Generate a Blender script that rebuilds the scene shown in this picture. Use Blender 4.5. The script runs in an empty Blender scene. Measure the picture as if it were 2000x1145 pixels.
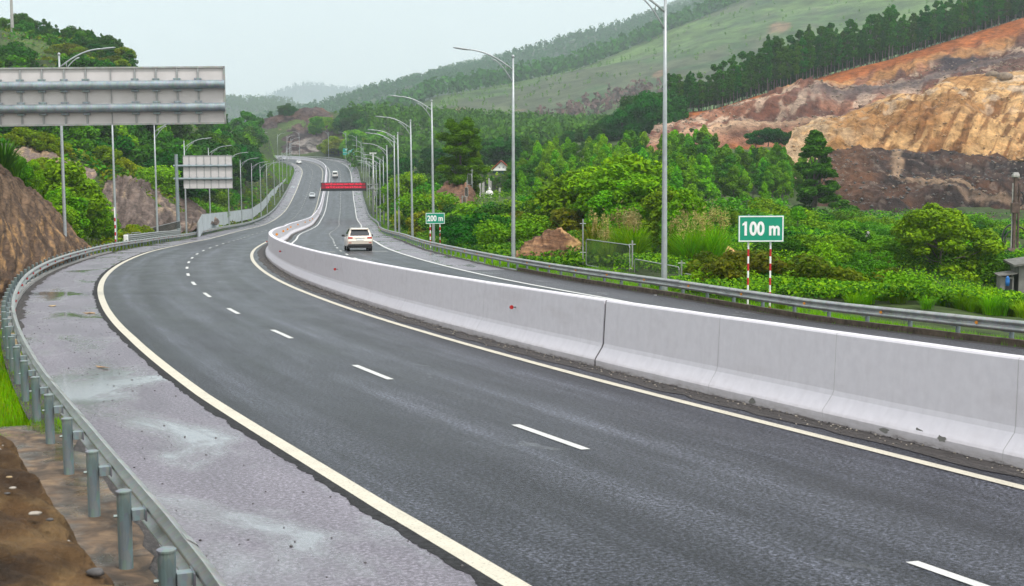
import bpy, bmesh, math, random
import numpy as np
from mathutils import Matrix, Vector, noise as mnoise

random.seed(7); RNG = np.random.default_rng(7)
SC = bpy.context.scene
COL = SC.collection

# ------------------------------------------------------------------ camera
F_PX, PITCH, ROLL = 2600.0, 0.10039460667, -0.00622391542
cp, sp, cr, sr = math.cos(PITCH), math.sin(PITCH), math.cos(ROLL), math.sin(ROLL)
right0, up0, fwd = Vector((1, 0, 0)), Vector((0, sp, cp)), Vector((0, cp, -sp))
e1 = right0 * cr + up0 * sr
e2 = up0 * cr - right0 * sr
cam_d = bpy.data.cameras.new("camera")
cam = bpy.data.objects.new("camera", cam_d); COL.objects.link(cam)
M = Matrix.Identity(4)
for i in range(3):
    M[i][0], M[i][1], M[i][2] = e1[i], e2[i], -fwd[i]
cam.matrix_world = M
cam_d.sensor_fit = 'HORIZONTAL'; cam_d.sensor_width = 36.0
cam_d.lens = F_PX / 2000.0 * 36.0
cam_d.clip_start = 0.1; cam_d.clip_end = 20000
cam_d.dof.use_dof = True; cam_d.dof.focus_distance = 60.0; cam_d.dof.aperture_fstop = 5.6
SC.camera = cam

# ------------------------------------------------------------------ world, sun, exposure
SUN_EL, SUN_AZ = math.radians(56), math.radians(142)      # azimuth clockwise from +Y
W = bpy.data.worlds.new("World"); SC.world = W; W.use_nodes = True
nt = W.node_tree; nt.nodes.clear()
out = nt.nodes.new("ShaderNodeOutputWorld"); mixs = nt.nodes.new("ShaderNodeMixShader")
b1 = nt.nodes.new("ShaderNodeBackground"); b2 = nt.nodes.new("ShaderNodeBackground")
sky = nt.nodes.new("ShaderNodeTexSky"); sky.sky_type = 'NISHITA'; sky.sun_disc = False
sky.sun_elevation = SUN_EL; sky.sun_rotation = SUN_AZ; sky.dust_density = 3.0
tc = nt.nodes.new("ShaderNodeTexCoord"); sx = nt.nodes.new("ShaderNodeSeparateXYZ")
rp = nt.nodes.new("ShaderNodeValToRGB")                    # overcast cloud deck, brighter overhead
rp.color_ramp.elements[0].position = 0.0; rp.color_ramp.elements[0].color = (1.39, 1.43, 1.31, 1)
rp.color_ramp.elements[1].position = 1.0; rp.color_ramp.elements[1].color = (1.60, 1.63, 1.66, 1)
e = rp.color_ramp.elements.new(0.14); e.color = (1.43, 1.47, 1.33, 1)
nz = nt.nodes.new("ShaderNodeTexNoise"); nz.inputs['Scale'].default_value = 2.2; nz.inputs['Detail'].default_value = 5
mp = nt.nodes.new("ShaderNodeMapping"); mp.inputs['Scale'].default_value = (1, 1, 4)
mm = nt.nodes.new("ShaderNodeMix"); mm.data_type = 'RGBA'; mm.blend_type = 'MULTIPLY'; mm.inputs['Factor'].default_value = 0.12
nt.links.new(tc.outputs['Generated'], sx.inputs[0]); nt.links.new(sx.outputs['Z'], rp.inputs[0])
nt.links.new(tc.outputs['Generated'], mp.inputs[0]); nt.links.new(mp.outputs[0], nz.inputs['Vector'])
nt.links.new(rp.outputs[0], mm.inputs['A']); nt.links.new(nz.outputs['Fac'], mm.inputs['B'])
nt.links.new(sky.outputs[0], b1.inputs[0]); b1.inputs[1].default_value = 0.1
nt.links.new(mm.outputs['Result'], b2.inputs[0]); b2.inputs[1].default_value = 1.0
mixs.inputs[0].default_value = 0.86
nt.links.new(b1.outputs[0], mixs.inputs[1]); nt.links.new(b2.outputs[0], mixs.inputs[2])
nt.links.new(mixs.outputs[0], out.inputs[0])
sun_d = bpy.data.lights.new("sun", 'SUN'); sun_d.energy = 2.7; sun_d.angle = math.radians(10); sun_d.color = (1, 0.95, 0.88)
sun = bpy.data.objects.new("sun", sun_d); COL.objects.link(sun)
sd = Vector((math.sin(SUN_AZ) * math.cos(SUN_EL), math.cos(SUN_AZ) * math.cos(SUN_EL), math.sin(SUN_EL)))
sun.rotation_euler = sd.to_track_quat('Z', 'Y').to_euler()
SC.view_settings.view_transform = 'Standard'; SC.view_settings.look = 'None'
SC.view_settings.exposure = 0.07; SC.view_settings.gamma = 1.0
SC.cycles.max_bounces = 6; SC.cycles.diffuse_bounces = 2; SC.cycles.glossy_bounces = 3
SC.cycles.transmission_bounces = 4; SC.cycles.volume_bounces = 1; SC.cycles.transparent_max_bounces = 6
SC.cycles.use_denoising = True
try: SC.cycles.denoiser = 'OPENIMAGEDENOISE'
except Exception: pass

# ------------------------------------------------------------------ helpers
def at(px, py, Y):
    """3-D point at forward distance Y whose picture position is (px, py) in the 2000 px photograph."""
    u = ((px - 1000) * cr + (py - 572.5) * sr) / F_PX
    v = (-(px - 1000) * sr + (py - 572.5) * cr) / F_PX
    y = cp - v * sp; z = -sp - v * cp
    return Vector((u / y * Y, Y, z / y * Y))

def proj(p):
    d = p[1] * cp - p[2] * sp; uu = p[1] * sp + p[2] * cp
    u, v = p[0] / d * F_PX, -uu / d * F_PX
    return 1000 + u * cr - v * sr, 572.5 + u * sr + v * cr

def tag(o, label=None, cat=None, group=None, kind=None):
    if label: o['label'] = label
    if cat: o['category'] = cat
    if group: o['group'] = group
    if kind: o['kind'] = kind
    return o

def empty(name, loc=(0, 0, 0), rz=0.0):
    o = bpy.data.objects.new(name, None); COL.objects.link(o)
    o.location = loc; o.rotation_euler = (0, 0, rz); o.empty_display_size = 0.2
    return o

def copy_tree(o, parent=None):
    c = o.copy(); COL.objects.link(c)
    if parent is not None: c.parent = parent
    for ch in o.children: copy_tree(ch, c)
    return c

class MB:
    """collects geometry, links it as ONE mesh object"""
    def __init__(s): s.v = []; s.f = []; s.m = []; s.uv = None; s.mi = 0
    def add(s, vs, fs):
        b = len(s.v); s.v.extend([tuple(p) for p in vs]); s.f.extend([tuple(i + b for i in f) for f in fs]); s.m.extend([s.mi] * len(fs))
    def box(s, c, d, R=None):
        x, y, z = d[0] / 2, d[1] / 2, d[2] / 2
        vs = [Vector(q) for q in ((-x, -y, -z), (x, -y, -z), (x, y, -z), (-x, y, -z), (-x, -y, z), (x, -y, z), (x, y, z), (-x, y, z))]
        if R is not None: vs = [R @ q for q in vs]
        c = Vector(c)
        s.add([q + c for q in vs], [(0, 3, 2, 1), (4, 5, 6, 7), (0, 1, 5, 4), (1, 2, 6, 5), (2, 3, 7, 6), (3, 0, 4, 7)])
    def tube(s, pts, rad, n=8, cap=True, sx=1.0):
        pts = [Vector(p) for p in pts]
        if not isinstance(rad, (list, tuple)): rad = [rad] * len(pts)
        rings = []
        prev = None
        for i, p in enumerate(pts):
            t = (pts[min(i + 1, len(pts) - 1)] - pts[max(i - 1, 0)]).normalized()
            a = prev if prev is not None else (Vector((1, 0, 0)) if abs(t.x) < 0.8 else Vector((0, 1, 0)))
            a = (a - t * a.dot(t)).normalized(); prev = a; b = t.cross(a)
            rings.append([p + (a * math.cos(2 * math.pi * k / n) * sx + b * math.sin(2 * math.pi * k / n)) * rad[i] for k in range(n)])
        vs = [q for r in rings for q in r]; fs = []
        for i in range(len(pts) - 1):
            for k in range(n):
                fs.append((i * n + k, i * n + (k + 1) % n, (i + 1) * n + (k + 1) % n, (i + 1) * n + k))
        if cap:
            fs.append(tuple(reversed(range(n)))); fs.append(tuple((len(pts) - 1) * n + k for k in range(n)))
        s.add(vs, fs)
    def loft(s, rings, closed=True, cap=True):
        n = len(rings[0]); vs = [q for r in rings for q in r]; fs = []
        for i in range(len(rings) - 1):
            for k in range(n if closed else n - 1):
                fs.append((i * n + k, i * n + (k + 1) % n, (i + 1) * n + (k + 1) % n, (i + 1) * n + k))
        if cap and closed:
            fs.append(tuple(reversed(range(n)))); fs.append(tuple((len(rings) - 1) * n + k for k in range(n)))
        s.add(vs, fs)
    def build(s, name, mat, parent=None, smooth=False, bevel=0.0, link=True):
        me = bpy.data.meshes.new(name); me.from_pydata(s.v, [], s.f)
        mats = mat if isinstance(mat, (list, tuple)) else [mat]
        for q in mats: me.materials.append(q)
        if len(mats) > 1: me.polygons.foreach_set('material_index', s.m)
        if smooth: me.polygons.foreach_set('use_smooth', [True] * len(me.polygons))
        me.update()
        o = bpy.data.objects.new(name, me)
        if link: COL.objects.link(o)
        if parent is not None: o.parent = parent
        if bevel > 0:
            m = o.modifiers.new("bevel", 'BEVEL'); m.width = bevel; m.segments = 2; m.limit_method = 'ANGLE'
        return o

def np_mesh(name, V, Fq, mats, parent=None, smooth=False, uv=None, cols=None, midx=None, link=True):
    """quads or tris from numpy arrays"""
    me = bpy.data.meshes.new(name)
    n, k = Fq.shape
    me.vertices.add(len(V)); me.vertices.foreach_set('co', np.asarray(V, np.float32).ravel())
    me.loops.add(n * k); me.loops.foreach_set('vertex_index', Fq.astype(np.int32).ravel())
    me.polygons.add(n); me.polygons.foreach_set('loop_start', np.arange(0, n * k, k, dtype=np.int32))
    me.polygons.foreach_set('loop_total', np.full(n, k, np.int32))
    for q in (mats if isinstance(mats, (list, tuple)) else [mats]): me.materials.append(q)
    if midx is not None: me.polygons.foreach_set('material_index', midx.astype(np.int32))
    if smooth: me.polygons.foreach_set('use_smooth', np.ones(n, bool))
    me.update(calc_edges=True)
    if uv is not None:
        l = me.uv_layers.new(name='UVMap'); l.data.foreach_set('uv', uv[Fq.ravel()].astype(np.float32).ravel())
    if cols is not None:
        a = me.color_attributes.new('col', 'FLOAT_COLOR', 'POINT')
        c4 = np.ones((len(V), 4), np.float32); c4[:, :3] = cols; a.data.foreach_set('color', c4.ravel())
    o = bpy.data.objects.new(name, me)
    if link: COL.objects.link(o)
    if parent is not None: o.parent = parent
    return o

def gridfaces(nu, nv):
    i, j = np.meshgrid(np.arange(nv - 1), np.arange(nu - 1), indexing='ij')
    a = (i * nu + j).ravel()
    return np.stack([a, a + 1, a + nu + 1, a + nu], 1)

def vnoise(P, scale, oct=4, seed=0.0):
    out = np.empty(len(P))
    for i, p in enumerate(P):
        out[i] = mnoise.fractal(Vector((p[0] * scale[0] + seed, p[1] * scale[1] - seed, p[2] * scale[2])), 1.0, 2.0, oct)
    return out

# ------------------------------------------------------------------ materials
def newmat(name):
    m = bpy.data.materials.new(name); m.use_nodes = True
    t = m.node_tree; b = t.nodes['Principled BSDF']
    return m, t, b

def N(t, kind, **kw):
    n = t.nodes.new(kind)
    for k, v in kw.items():
        if k in n.inputs: n.inputs[k].default_value = v
        else: setattr(n, k, v)
    return n

def coords(t, src, scale):
    c = t.nodes.new("ShaderNodeTexCoord"); m = t.nodes.new("ShaderNodeMapping"); m.inputs['Scale'].default_value = scale
    t.links.new(c.outputs[src], m.inputs[0]); return m.outputs[0]

def tnoise(t, vec, scale, detail=4, rough=0.55, dist=0.0):
    n = N(t, "ShaderNodeTexNoise"); n.inputs['Scale'].default_value = scale; n.inputs['Detail'].default_value = detail
    n.inputs['Roughness'].default_value = rough; n.inputs['Distortion'].default_value = dist
    t.links.new(vec, n.inputs['Vector']); return n.outputs['Fac']

def ramp(t, fac, stops):
    r = t.nodes.new("ShaderNodeValToRGB"); el = r.color_ramp.elements
    el[0].position, el[0].color = stops[0][0], (*stops[0][1], 1)
    el[1].position, el[1].color = stops[-1][0], (*stops[-1][1], 1)
    for p, c in stops[1:-1]:
        q = el.new(p); q.color = (*c, 1)
    t.links.new(fac, r.inputs[0]); return r.outputs[0]

def mixc(t, fac, a, b, mode='MIX'):
    m = t.nodes.new("ShaderNodeMix"); m.data_type = 'RGBA'; m.blend_type = mode
    for inp, v in (('Factor', fac), ('A', a), ('B', b)):
        s = [q for q in m.inputs if q.name == inp and q.type == ('VALUE' if inp == 'Factor' else 'RGBA')][0]
        if isinstance(v, bpy.types.NodeSocket): t.links.new(v, s)
        elif inp == 'Factor': s.default_value = v
        else: s.default_value = (*v, 1)
    return [q for q in m.outputs if q.type == 'RGBA'][0]

def mathn(t, op, a, b=None):
    m = t.nodes.new("ShaderNodeMath"); m.operation = op
    for i, v in enumerate((a, b)):
        if v is None: continue
        if isinstance(v, bpy.types.NodeSocket): t.links.new(v, m.inputs[i])
        else: m.inputs[i].default_value = v
    return m.outputs[0]

def bump(t, b, h, strength=0.3, dist=0.02):
    n = t.nodes.new("ShaderNodeBump"); n.inputs['Strength'].default_value = strength; n.inputs['Distance'].default_value = dist
    t.links.new(h, n.inputs['Height']); t.links.new(n.outputs[0], b.inputs['Normal'])

def simple(name, col, rough=0.5, metal=0.0, var=0.12, scale=6.0, spec=0.5, bmp=0.0):
    m, t, b = newmat(name)
    f = tnoise(t, coords(t, 'Object', (1, 1, 1)), scale, 5)
    lo = tuple(c * (1 - var) for c in col); hi = tuple(min(1, c * (1 + var)) for c in col)
    t.links.new(ramp(t, f, [(0.3, lo), (0.7, hi)]), b.inputs['Base Color'])
    b.inputs['Roughness'].default_value = rough; b.inputs['Metallic'].default_value = metal
    b.inputs['Specular IOR Level'].default_value = spec
    if bmp: bump(t, b, f, bmp, 0.02)
    return m

def road_mat(name, base, dark, rough, puddle, seam=False, tracks=True, spec=0.10, grain=0.8):
    m, t, b = newmat(name)
    uv = coords(t, 'UV', (1, 1, 1)); uvs = coords(t, 'UV', (1.0, 0.03, 1)); uvm = coords(t, 'UV', (0.35, 0.12, 1)); uvp = coords(t, 'UV', (0.42, 0.2, 1))
    fine = tnoise(t, uv, 19, 4, 0.9); mid = tnoise(t, uvm, 2.2, 5); lng = tnoise(t, uvs, 1.6, 4, 0.6)
    c = ramp(t, mid, [(0.25, dark), (0.75, base)])
    c = mixc(t, grain, c, ramp(t, fine, [(0.40, (0.10, 0.10, 0.10)), (0.5, (0.75, 0.75, 0.75)), (0.60, (3.6, 3.6, 3.7))]), 'MULTIPLY')
    if tracks:
        c = mixc(t, 1.0, c, ramp(t, lng, [(0.32, (0.60, 0.60, 0.62)), (0.5, (1.0, 1.0, 1.0)), (0.68, (1.75, 1.75, 1.75))]), 'MULTIPLY')
        so = t.nodes.new("ShaderNodeSeparateXYZ"); t.links.new(uv, so.inputs[0])
        ph = mathn(t, 'MULTIPLY', mathn(t, 'SUBTRACT', mathn(t, 'ABSOLUTE', so.outputs['X']), 1.287), 4 * math.pi / 3.743)
        wt = mathn(t, 'MULTIPLY', mathn(t, 'COSINE', ph), tnoise(t, coords(t, 'UV', (0.8, 0.05, 1)), 1.0, 4))
        c = mixc(t, 1.0, c, ramp(t, mathn(t, 'ADD', mathn(t, 'MULTIPLY', wt, 0.6), 0.5), [(0.15, (1.32, 1.32, 1.32)), (0.5, (1, 1, 1)), (0.85, (0.74, 0.74, 0.76))]), 'MULTIPLY')
        blot = tnoise(t, coords(t, 'UV', (0.9, 0.25, 1)), 1.3, 6, 0.7, 0.5)
        c = mixc(t, 1.0, c, ramp(t, blot, [(0.30, (0.62, 0.62, 0.64)), (0.5, (1, 1, 1)), (0.72, (1.5, 1.5, 1.48))]), 'MULTIPLY')
    pd = tnoise(t, uvp, 1.0, 6, 0.6, 0.4)
    pr = ramp(t, pd, [(puddle, (0, 0, 0)), (puddle + 0.12, (1, 1, 1))])
    c = mixc(t, mathn(t, 'MULTIPLY', pr, 0.12), c, (0.06, 0.06, 0.065))
    t.links.new(c, b.inputs['Base Color'])
    rv = mathn(t, 'SUBTRACT', mathn(t, 'ADD', mathn(t, 'MULTIPLY', mid, 0.22), rough - 0.11), mathn(t, 'MULTIPLY', pr, rough - 0.13))
    t.links.new(rv, b.inputs['Roughness'])
    n = t.nodes.new("ShaderNodeBump"); n.inputs['Distance'].default_value = 0.02
    t.links.new(mathn(t, 'SUBTRACT', 0.5, mathn(t, 'MULTIPLY', pr, 0.47)), n.inputs['Strength'])
    t.links.new(fine, n.inputs['Height']); t.links.new(n.outputs[0], b.inputs['Normal'])
    t.links.new(mathn(t, 'ADD', mathn(t, 'MULTIPLY', pr, 0.6), spec), b.inputs['Specular IOR Level'])
    t.links.new(mathn(t, 'MULTIPLY', mathn(t, 'MULTIPLY', pr, pr), 0.62), b.inputs['Coat Weight']); b.inputs['Coat IOR'].default_value = 1.6; b.inputs['Coat Roughness'].default_value = 0.06
    return m

MT = {}
MT['asphalt'] = road_mat("asphalt", (0.034, 0.0362, 0.045), (0.0185, 0.0202, 0.0265), 0.34, 0.66, grain=1.0)
MT['shoulder'] = road_mat("worn_shoulder", (0.200, 0.186, 0.218), (0.118, 0.110, 0.132), 0.36, 0.50, tracks=False, grain=0.34)
MT['shoulder_dark'] = road_mat("dark_shoulder", (0.06, 0.06, 0.07), (0.042, 0.042, 0.05), 0.42, 0.60, tracks=False)

def paint_mat(name, col):
    m, t, b = newmat(name)
    uv = coords(t, 'UV', (1, 1, 1)); f = tnoise(t, uv, 30, 4, 0.7); g = tnoise(t, uv, 2.5, 3)
    c = ramp(t, f, [(0.30, tuple(q * 0.25 for q in col)), (0.43, tuple(q * 0.88 for q in col)), (0.7, col)])
    c = mixc(t, 0.4, c, ramp(t, g, [(0.3, (0.75, 0.75, 0.75)), (0.6, (1.05, 1.05, 1.05))]), 'MULTIPLY')
    t.links.new(c, b.inputs['Base Color']); b.inputs['Roughness'].default_value = 0.5
    bump(t, b, f, 0.25, 0.01); return m
MT['paint_w'] = paint_mat("white_line_paint", (0.62, 0.62, 0.61))
MT['paint_c'] = paint_mat("cream_line_paint", (0.60, 0.555, 0.455))

def grit_mat():
    m, t, b = newmat("roadside_grit")
    uv = coords(t, 'UV', (1, 0.35, 1)); f = tnoise(t, uv, 22, 5, 0.75); g = tnoise(t, coords(t, 'UV', (6, 0.5, 1)), 2.0, 4)
    c = ramp(t, f, [(0.3, (0.012, 0.011, 0.011)), (0.55, (0.05, 0.043, 0.042)), (0.66, (0.09, 0.08, 0.075)), (0.72, (0.35, 0.33, 0.31))])
    c = mixc(t, 0.7, c, ramp(t, g, [(0.35, (0.4, 0.38, 0.38)), (0.6, (1.3, 1.25, 1.25))]), 'MULTIPLY')
    t.links.new(c, b.inputs['Base Color']); b.inputs['Roughness'].default_value = 0.75
    bump(t, b, f, 0.8, 0.04); return m
MT['grit'] = grit_mat()
def mud_mat():
    m, t, b = newmat("wet_mud")
    uv = coords(t, 'UV', (1, 0.7, 1)); f = tnoise(t, uv, 3.0, 7, 0.65, 0.6); g = tnoise(t, uv, 1.1, 4)
    c = ramp(t, f, [(0.3, (0.030, 0.020, 0.013)), (0.48, (0.075, 0.048, 0.030)), (0.6, (0.15, 0.095, 0.055)), (0.75, (0.27, 0.185, 0.10))])
    t.links.new(c, b.inputs['Base Color'])
    t.links.new(ramp(t, g, [(0.42, (0.12, 0.12, 0.12)), (0.55, (0.75, 0.75, 0.75))]), b.inputs['Roughness'])
    bump(t, b, f, 0.5, 0.04); return m
MT['mud'] = mud_mat()

def barrier_mat():
    m, t, b = newmat("white_painted_concrete")
    uv = coords(t, 'UV', (1, 1, 1)); ob = coords(t, 'UV', (1.0, 0.25, 1))
    f = tnoise(t, uv, 5.0, 6, 0.65); g = tnoise(t, ob, 1.4, 5, 0.6)
    c = ramp(t, f, [(0.3, (0.625, 0.60, 0.66)), (0.7, (0.70, 0.675, 0.735))])
    c = mixc(t, 0.8, c, ramp(t, g, [(0.22, (0.84, 0.82, 0.81)), (0.45, (1, 1, 1)), (1, (1, 1, 1))]), 'MULTIPLY')
    st = tnoise(t, coords(t, 'UV', (0.55, 3.2, 1)), 1.6, 5, 0.65)
    c = mixc(t, 0.3, c, ramp(t, st, [(0.25, (0.80, 0.78, 0.77)), (0.5, (1, 1, 1)), (0.8, (1.03, 1.03, 1.03))]), 'MULTIPLY')
    # splash dirt low on the face: uv.x is the height along the profile
    sep = t.nodes.new("ShaderNodeSeparateXYZ"); t.links.new(uv, sep.inputs[0])
    dirt = tnoise(t, coords(t, 'UV', (7, 1.2, 1)), 1.5, 6, 0.75)
    h = mathn(t, 'ADD', sep.outputs['X'], mathn(t, 'MULTIPLY', mathn(t, 'SUBTRACT', dirt, 0.5), 0.35))
    low = ramp(t, h, [(0.0, (0.30, 0.27, 0.25)), (0.045, (0.72, 0.70, 0.67)), (0.16, (0.93, 0.92, 0.91)), (0.24, (1, 1, 1))])
    c = mixc(t, 1.0, c, low, 'MULTIPLY')
    t.links.new(c, b.inputs['Base Color']); b.inputs['Roughness'].default_value = 0.6
    bump(t, b, tnoise(t, uv, 24, 4), 0.12, 0.01); return m
MT['barrier'] = barrier_mat()
MT['tar'] = simple('ragged_tar_edge', (0.022, 0.022, 0.024), 0.8, 0, 0.6, 14, 0.2, 0.8)
MT['net'] = simple('dark_fence_wire', (0.03, 0.035, 0.03), 0.7)
MT['crack'] = simple("wide_joint_filler", (0.05, 0.045, 0.045), 0.9)  # dark colour of the wide joint band
MT['crack_l'] = simple("hairline_joint_filler", (0.42, 0.41, 0.42), 0.9)

def galv(name, col, rough=0.42, metal=0.55):
    m, t, b = newmat(name)
    ob = coords(t, 'Object', (1, 1, 0.4)); v = N(t, "ShaderNodeTexVoronoi"); v.inputs['Scale'].default_value = 22
    t.links.new(ob, v.inputs['Vector']); f = tnoise(t, ob, 3, 5); 
    c = ramp(t, f, [(0.3, tuple(q * 0.75 for q in col)), (0.65, tuple(q * 1.1 for q in col))])
    c = mixc(t, 0.15, c, v.outputs['Color'], 'SOFT_LIGHT')
    t.links.new(c, b.inputs['Base Color']); b.inputs['Metallic'].default_value = metal
    t.links.new(mathn(t, 'ADD', mathn(t, 'MULTIPLY', f, 0.3), rough - 0.15), b.inputs['Roughness'])
    return m
MT['galv'] = galv("galvanised_steel", (0.35, 0.365, 0.36))
MT['galv_post'] = galv("galvanised_post", (0.19, 0.235, 0.25), 0.5, 0.35)
MT['galv_dark'] = galv("weathered_pipe", (0.26, 0.31, 0.34), 0.45, 0.4)
MT['alu'] = simple("dull_aluminium_sheet", (0.56, 0.535, 0.545), 0.55, 0.15, 0.07, 1.5)
MT['rib'] = simple("grey_stiffener", (0.30, 0.31, 0.32), 0.5, 0.3)
MT['lamp'] = simple("lamp_grey", (0.36, 0.39, 0.41), 0.4, 0.35)
MT['concrete'] = simple("old_concrete", (0.36, 0.35, 0.34), 0.85, 0, 0.25, 5, 0.3, 0.3)
MT['kerb'] = simple("mossy_kerb", (0.085, 0.066, 0.05), 0.9, 0, 0.5, 5, 0.2, 0.4)
MT['kerb_l'] = simple("sandy_kerb", (0.42, 0.31, 0.18), 0.85, 0, 0.3, 4, 0.2, 0.3)
MT['red'] = simple("red_reflector", (0.38, 0.012, 0.012), 0.3)
MT['orange'] = simple("amber_reflector", (0.72, 0.27, 0.03), 0.3)
MT['black'] = simple("black_plastic", (0.02, 0.02, 0.022), 0.5)
MT['rubber'] = simple("tyre_rubber", (0.018, 0.018, 0.02), 0.85)
MT['white'] = simple("white_enamel", (0.82, 0.82, 0.82), 0.4)
MT['red_paint'] = simple("red_post_paint", (0.50, 0.018, 0.022), 0.45)
MT['green_sign'] = simple("green_sign_sheet", (0.0, 0.27, 0.165), 0.35, 0, 0.05)
MT['teal_sign'] = simple("teal_sign_sheet", (0.0, 0.33, 0.27), 0.35, 0, 0.05)
MT['wall_white'] = simple("whitewash", (0.74, 0.74, 0.73), 0.8)
MT['roof_red'] = simple("red_roof_tile", (0.45, 0.09, 0.06), 0.7, 0, 0.3, 8)
MT['roof_teal'] = simple("teal_eave", (0.03, 0.12, 0.15), 0.6)
MT['blue'] = simple("blue_tarp", (0.02, 0.16, 0.50), 0.5)
MT['old_roof'] = simple('weathered_sheet_roof', (0.13, 0.125, 0.115), 0.8, 0, 0.4, 3)
MT['plaster'] = simple("grey_render", (0.22, 0.215, 0.205), 0.9, 0, 0.25, 2)
MT['timber'] = simple("cut_timber", (0.30, 0.19, 0.10), 0.9, 0, 0.5, 7)
MT['stone'] = simple("pale_stone", (0.30, 0.27, 0.235), 0.9, 0, 0.35, 9, 0.3, 0.4)
MT['ochre_stone'] = simple('ochre_rubble', (0.36, 0.23, 0.12), 0.9, 0, 0.5, 0.8, 0.3, 0.5)
MT['boulder'] = simple("brown_boulder", (0.22, 0.17, 0.13), 0.9, 0, 0.4, 1.2, 0.3, 0.6)
MT['rock_dark'] = simple("dark_pebble", (0.07, 0.065, 0.065), 0.6, 0, 0.4, 9)
MT['rust'] = simple("rusty_machine_paint", (0.10, 0.065, 0.055), 0.7, 0.2, 0.5, 3)

def glow(name, col, s):
    m, t, b = newmat(name); b.inputs['Base Color'].default_value = (*[c * .3 for c in col], 1)
    b.inputs['Emission Color'].default_value = (*col, 1); b.inputs['Emission Strength'].default_value = s; return m
MT['led'] = glow("led_red", (1.0, 0.02, 0.07), 1.0)
MT['led_back'] = glow("led_field_red", (0.35, 0.0, 0.02), 0.55)
MT['tail'] = simple("tail_lamp_red", (0.50, 0.06, 0.05), 0.2)

def glass_mat():
    m, t, b = newmat("dark_window_glass"); b.inputs['Base Color'].default_value = (0.02, 0.024, 0.03, 1)
    b.inputs['Roughness'].default_value = 0.08; b.inputs['Specular IOR Level'].default_value = 0.8; return m
MT['glass'] = glass_mat()
def car_paint(name, col, metal=0.5):
    m, t, b = newmat(name); b.inputs['Base Color'].default_value = (*col, 1); b.inputs['Metallic'].default_value = metal
    b.inputs['Roughness'].default_value = 0.32; b.inputs['Coat Weight'].default_value = 0.7; b.inputs['Coat Roughness'].default_value = 0.08
    f = tnoise(t, coords(t, 'Object', (1, 1, 1)), 1.5, 4); t.links.new(mathn(t, 'ADD', mathn(t, 'MULTIPLY', f, 0.2), 0.22), b.inputs['Roughness'])
    return m
MT['car_beige'] = car_paint("champagne_paint", (0.64, 0.575, 0.50))
MT['car_white'] = car_paint("white_car_paint", (0.72, 0.72, 0.70), 0.0)
MT['car_dark'] = car_paint("dark_car_paint", (0.03, 0.03, 0.035), 0.2)
MT['car_silver'] = car_paint("silver_car_paint", (0.55, 0.58, 0.60), 0.5)

def leaf_mat(name, dark, mid, light, trans=0.16, hv=0.05, rough=0.55):
    m, t, b = newmat(name)
    dark = tuple(a * .45 + b_ * .55 for a, b_ in zip(dark, mid)); light = tuple(a * .5 + b_ * .5 for a, b_ in zip(light, mid))
    g = t.nodes.new("ShaderNodeNewGeometry"); oi = t.nodes.new("ShaderNodeObjectInfo")
    c = ramp(t, g.outputs['Random Per Island'], [(0.0, dark), (0.5, mid), (1.0, light)])
    ob = coords(t, 'Object', (1, 1, 1)); cl = tnoise(t, ob, 0.45, 3)
    c = mixc(t, 0.75, c, ramp(t, cl, [(0.3, (0.62, 0.68, 0.7)), (0.7, (1.35, 1.28, 1.0))]), 'MULTIPLY')
    hs = t.nodes.new("ShaderNodeHueSaturation")
    t.links.new(c, hs.inputs['Color'])
    t.links.new(mathn(t, 'ADD', mathn(t, 'MULTIPLY', oi.outputs['Random'], hv), 0.5 - hv / 2), hs.inputs['Hue'])
    t.links.new(mathn(t, 'ADD', mathn(t, 'MULTIPLY', mathn(t, 'FRACT', mathn(t, 'MULTIPLY', oi.outputs['Random'], 7.31)), 0.55), 0.72), hs.inputs['Value'])
    tr = t.nodes.new("ShaderNodeBsdfTranslucent"); mx = t.nodes.new("ShaderNodeMixShader"); mx.inputs[0].default_value = trans
    b.inputs['Roughness'].default_value = 0.7; b.inputs['Specular IOR Level'].default_value = 0.12
    hs.inputs['Saturation'].default_value = 1.22
    t.links.new(hs.outputs[0], b.inputs['Base Color']); t.links.new(hs.outputs[0], tr.inputs[0])
    o = t.nodes['Material Output']
    t.links.new(b.outputs[0], mx.inputs[1]); t.links.new(tr.outputs[0], mx.inputs[2]); t.links.new(mx.outputs[0], o.inputs[0])
    return m
MT['leaf_bright'] = leaf_mat("bright_foliage", (0.035, 0.12, 0.006), (0.115, 0.285, 0.010), (0.27, 0.47, 0.022))
MT['leaf_young'] = leaf_mat('young_foliage', (0.035, 0.13, 0.006), (0.13, 0.34, 0.012), (0.28, 0.52, 0.025), 0.22)
MT['leaf_mid'] = leaf_mat("green_foliage", (0.018, 0.075, 0.008), (0.058, 0.185, 0.013), (0.14, 0.31, 0.022))
MT['leaf_dark'] = leaf_mat("dark_foliage", (0.012, 0.048, 0.012), (0.028, 0.098, 0.018), (0.060, 0.16, 0.026))
MT['leaf_ridge'] = leaf_mat("ridge_foliage", (0.016, 0.062, 0.016), (0.046, 0.140, 0.028), (0.09, 0.21, 0.04))
MT['leaf_yellow'] = leaf_mat("yellow_green_foliage", (0.09, 0.14, 0.012), (0.21, 0.29, 0.02), (0.38, 0.44, 0.04), 0.35)
MT['leaf_olive'] = leaf_mat("olive_foliage", (0.05, 0.08, 0.015), (0.12, 0.15, 0.03), (0.24, 0.24, 0.06), 0.35)
MT['leaf_pine'] = leaf_mat("pine_foliage", (0.028, 0.075, 0.006), (0.085, 0.18, 0.010), (0.17, 0.30, 0.018), 0.2)
MT['leaf_bare'] = leaf_mat("dry_purple_twigs", (0.09, 0.065, 0.065), (0.14, 0.095, 0.095), (0.19, 0.13, 0.125), 0.1)
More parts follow.
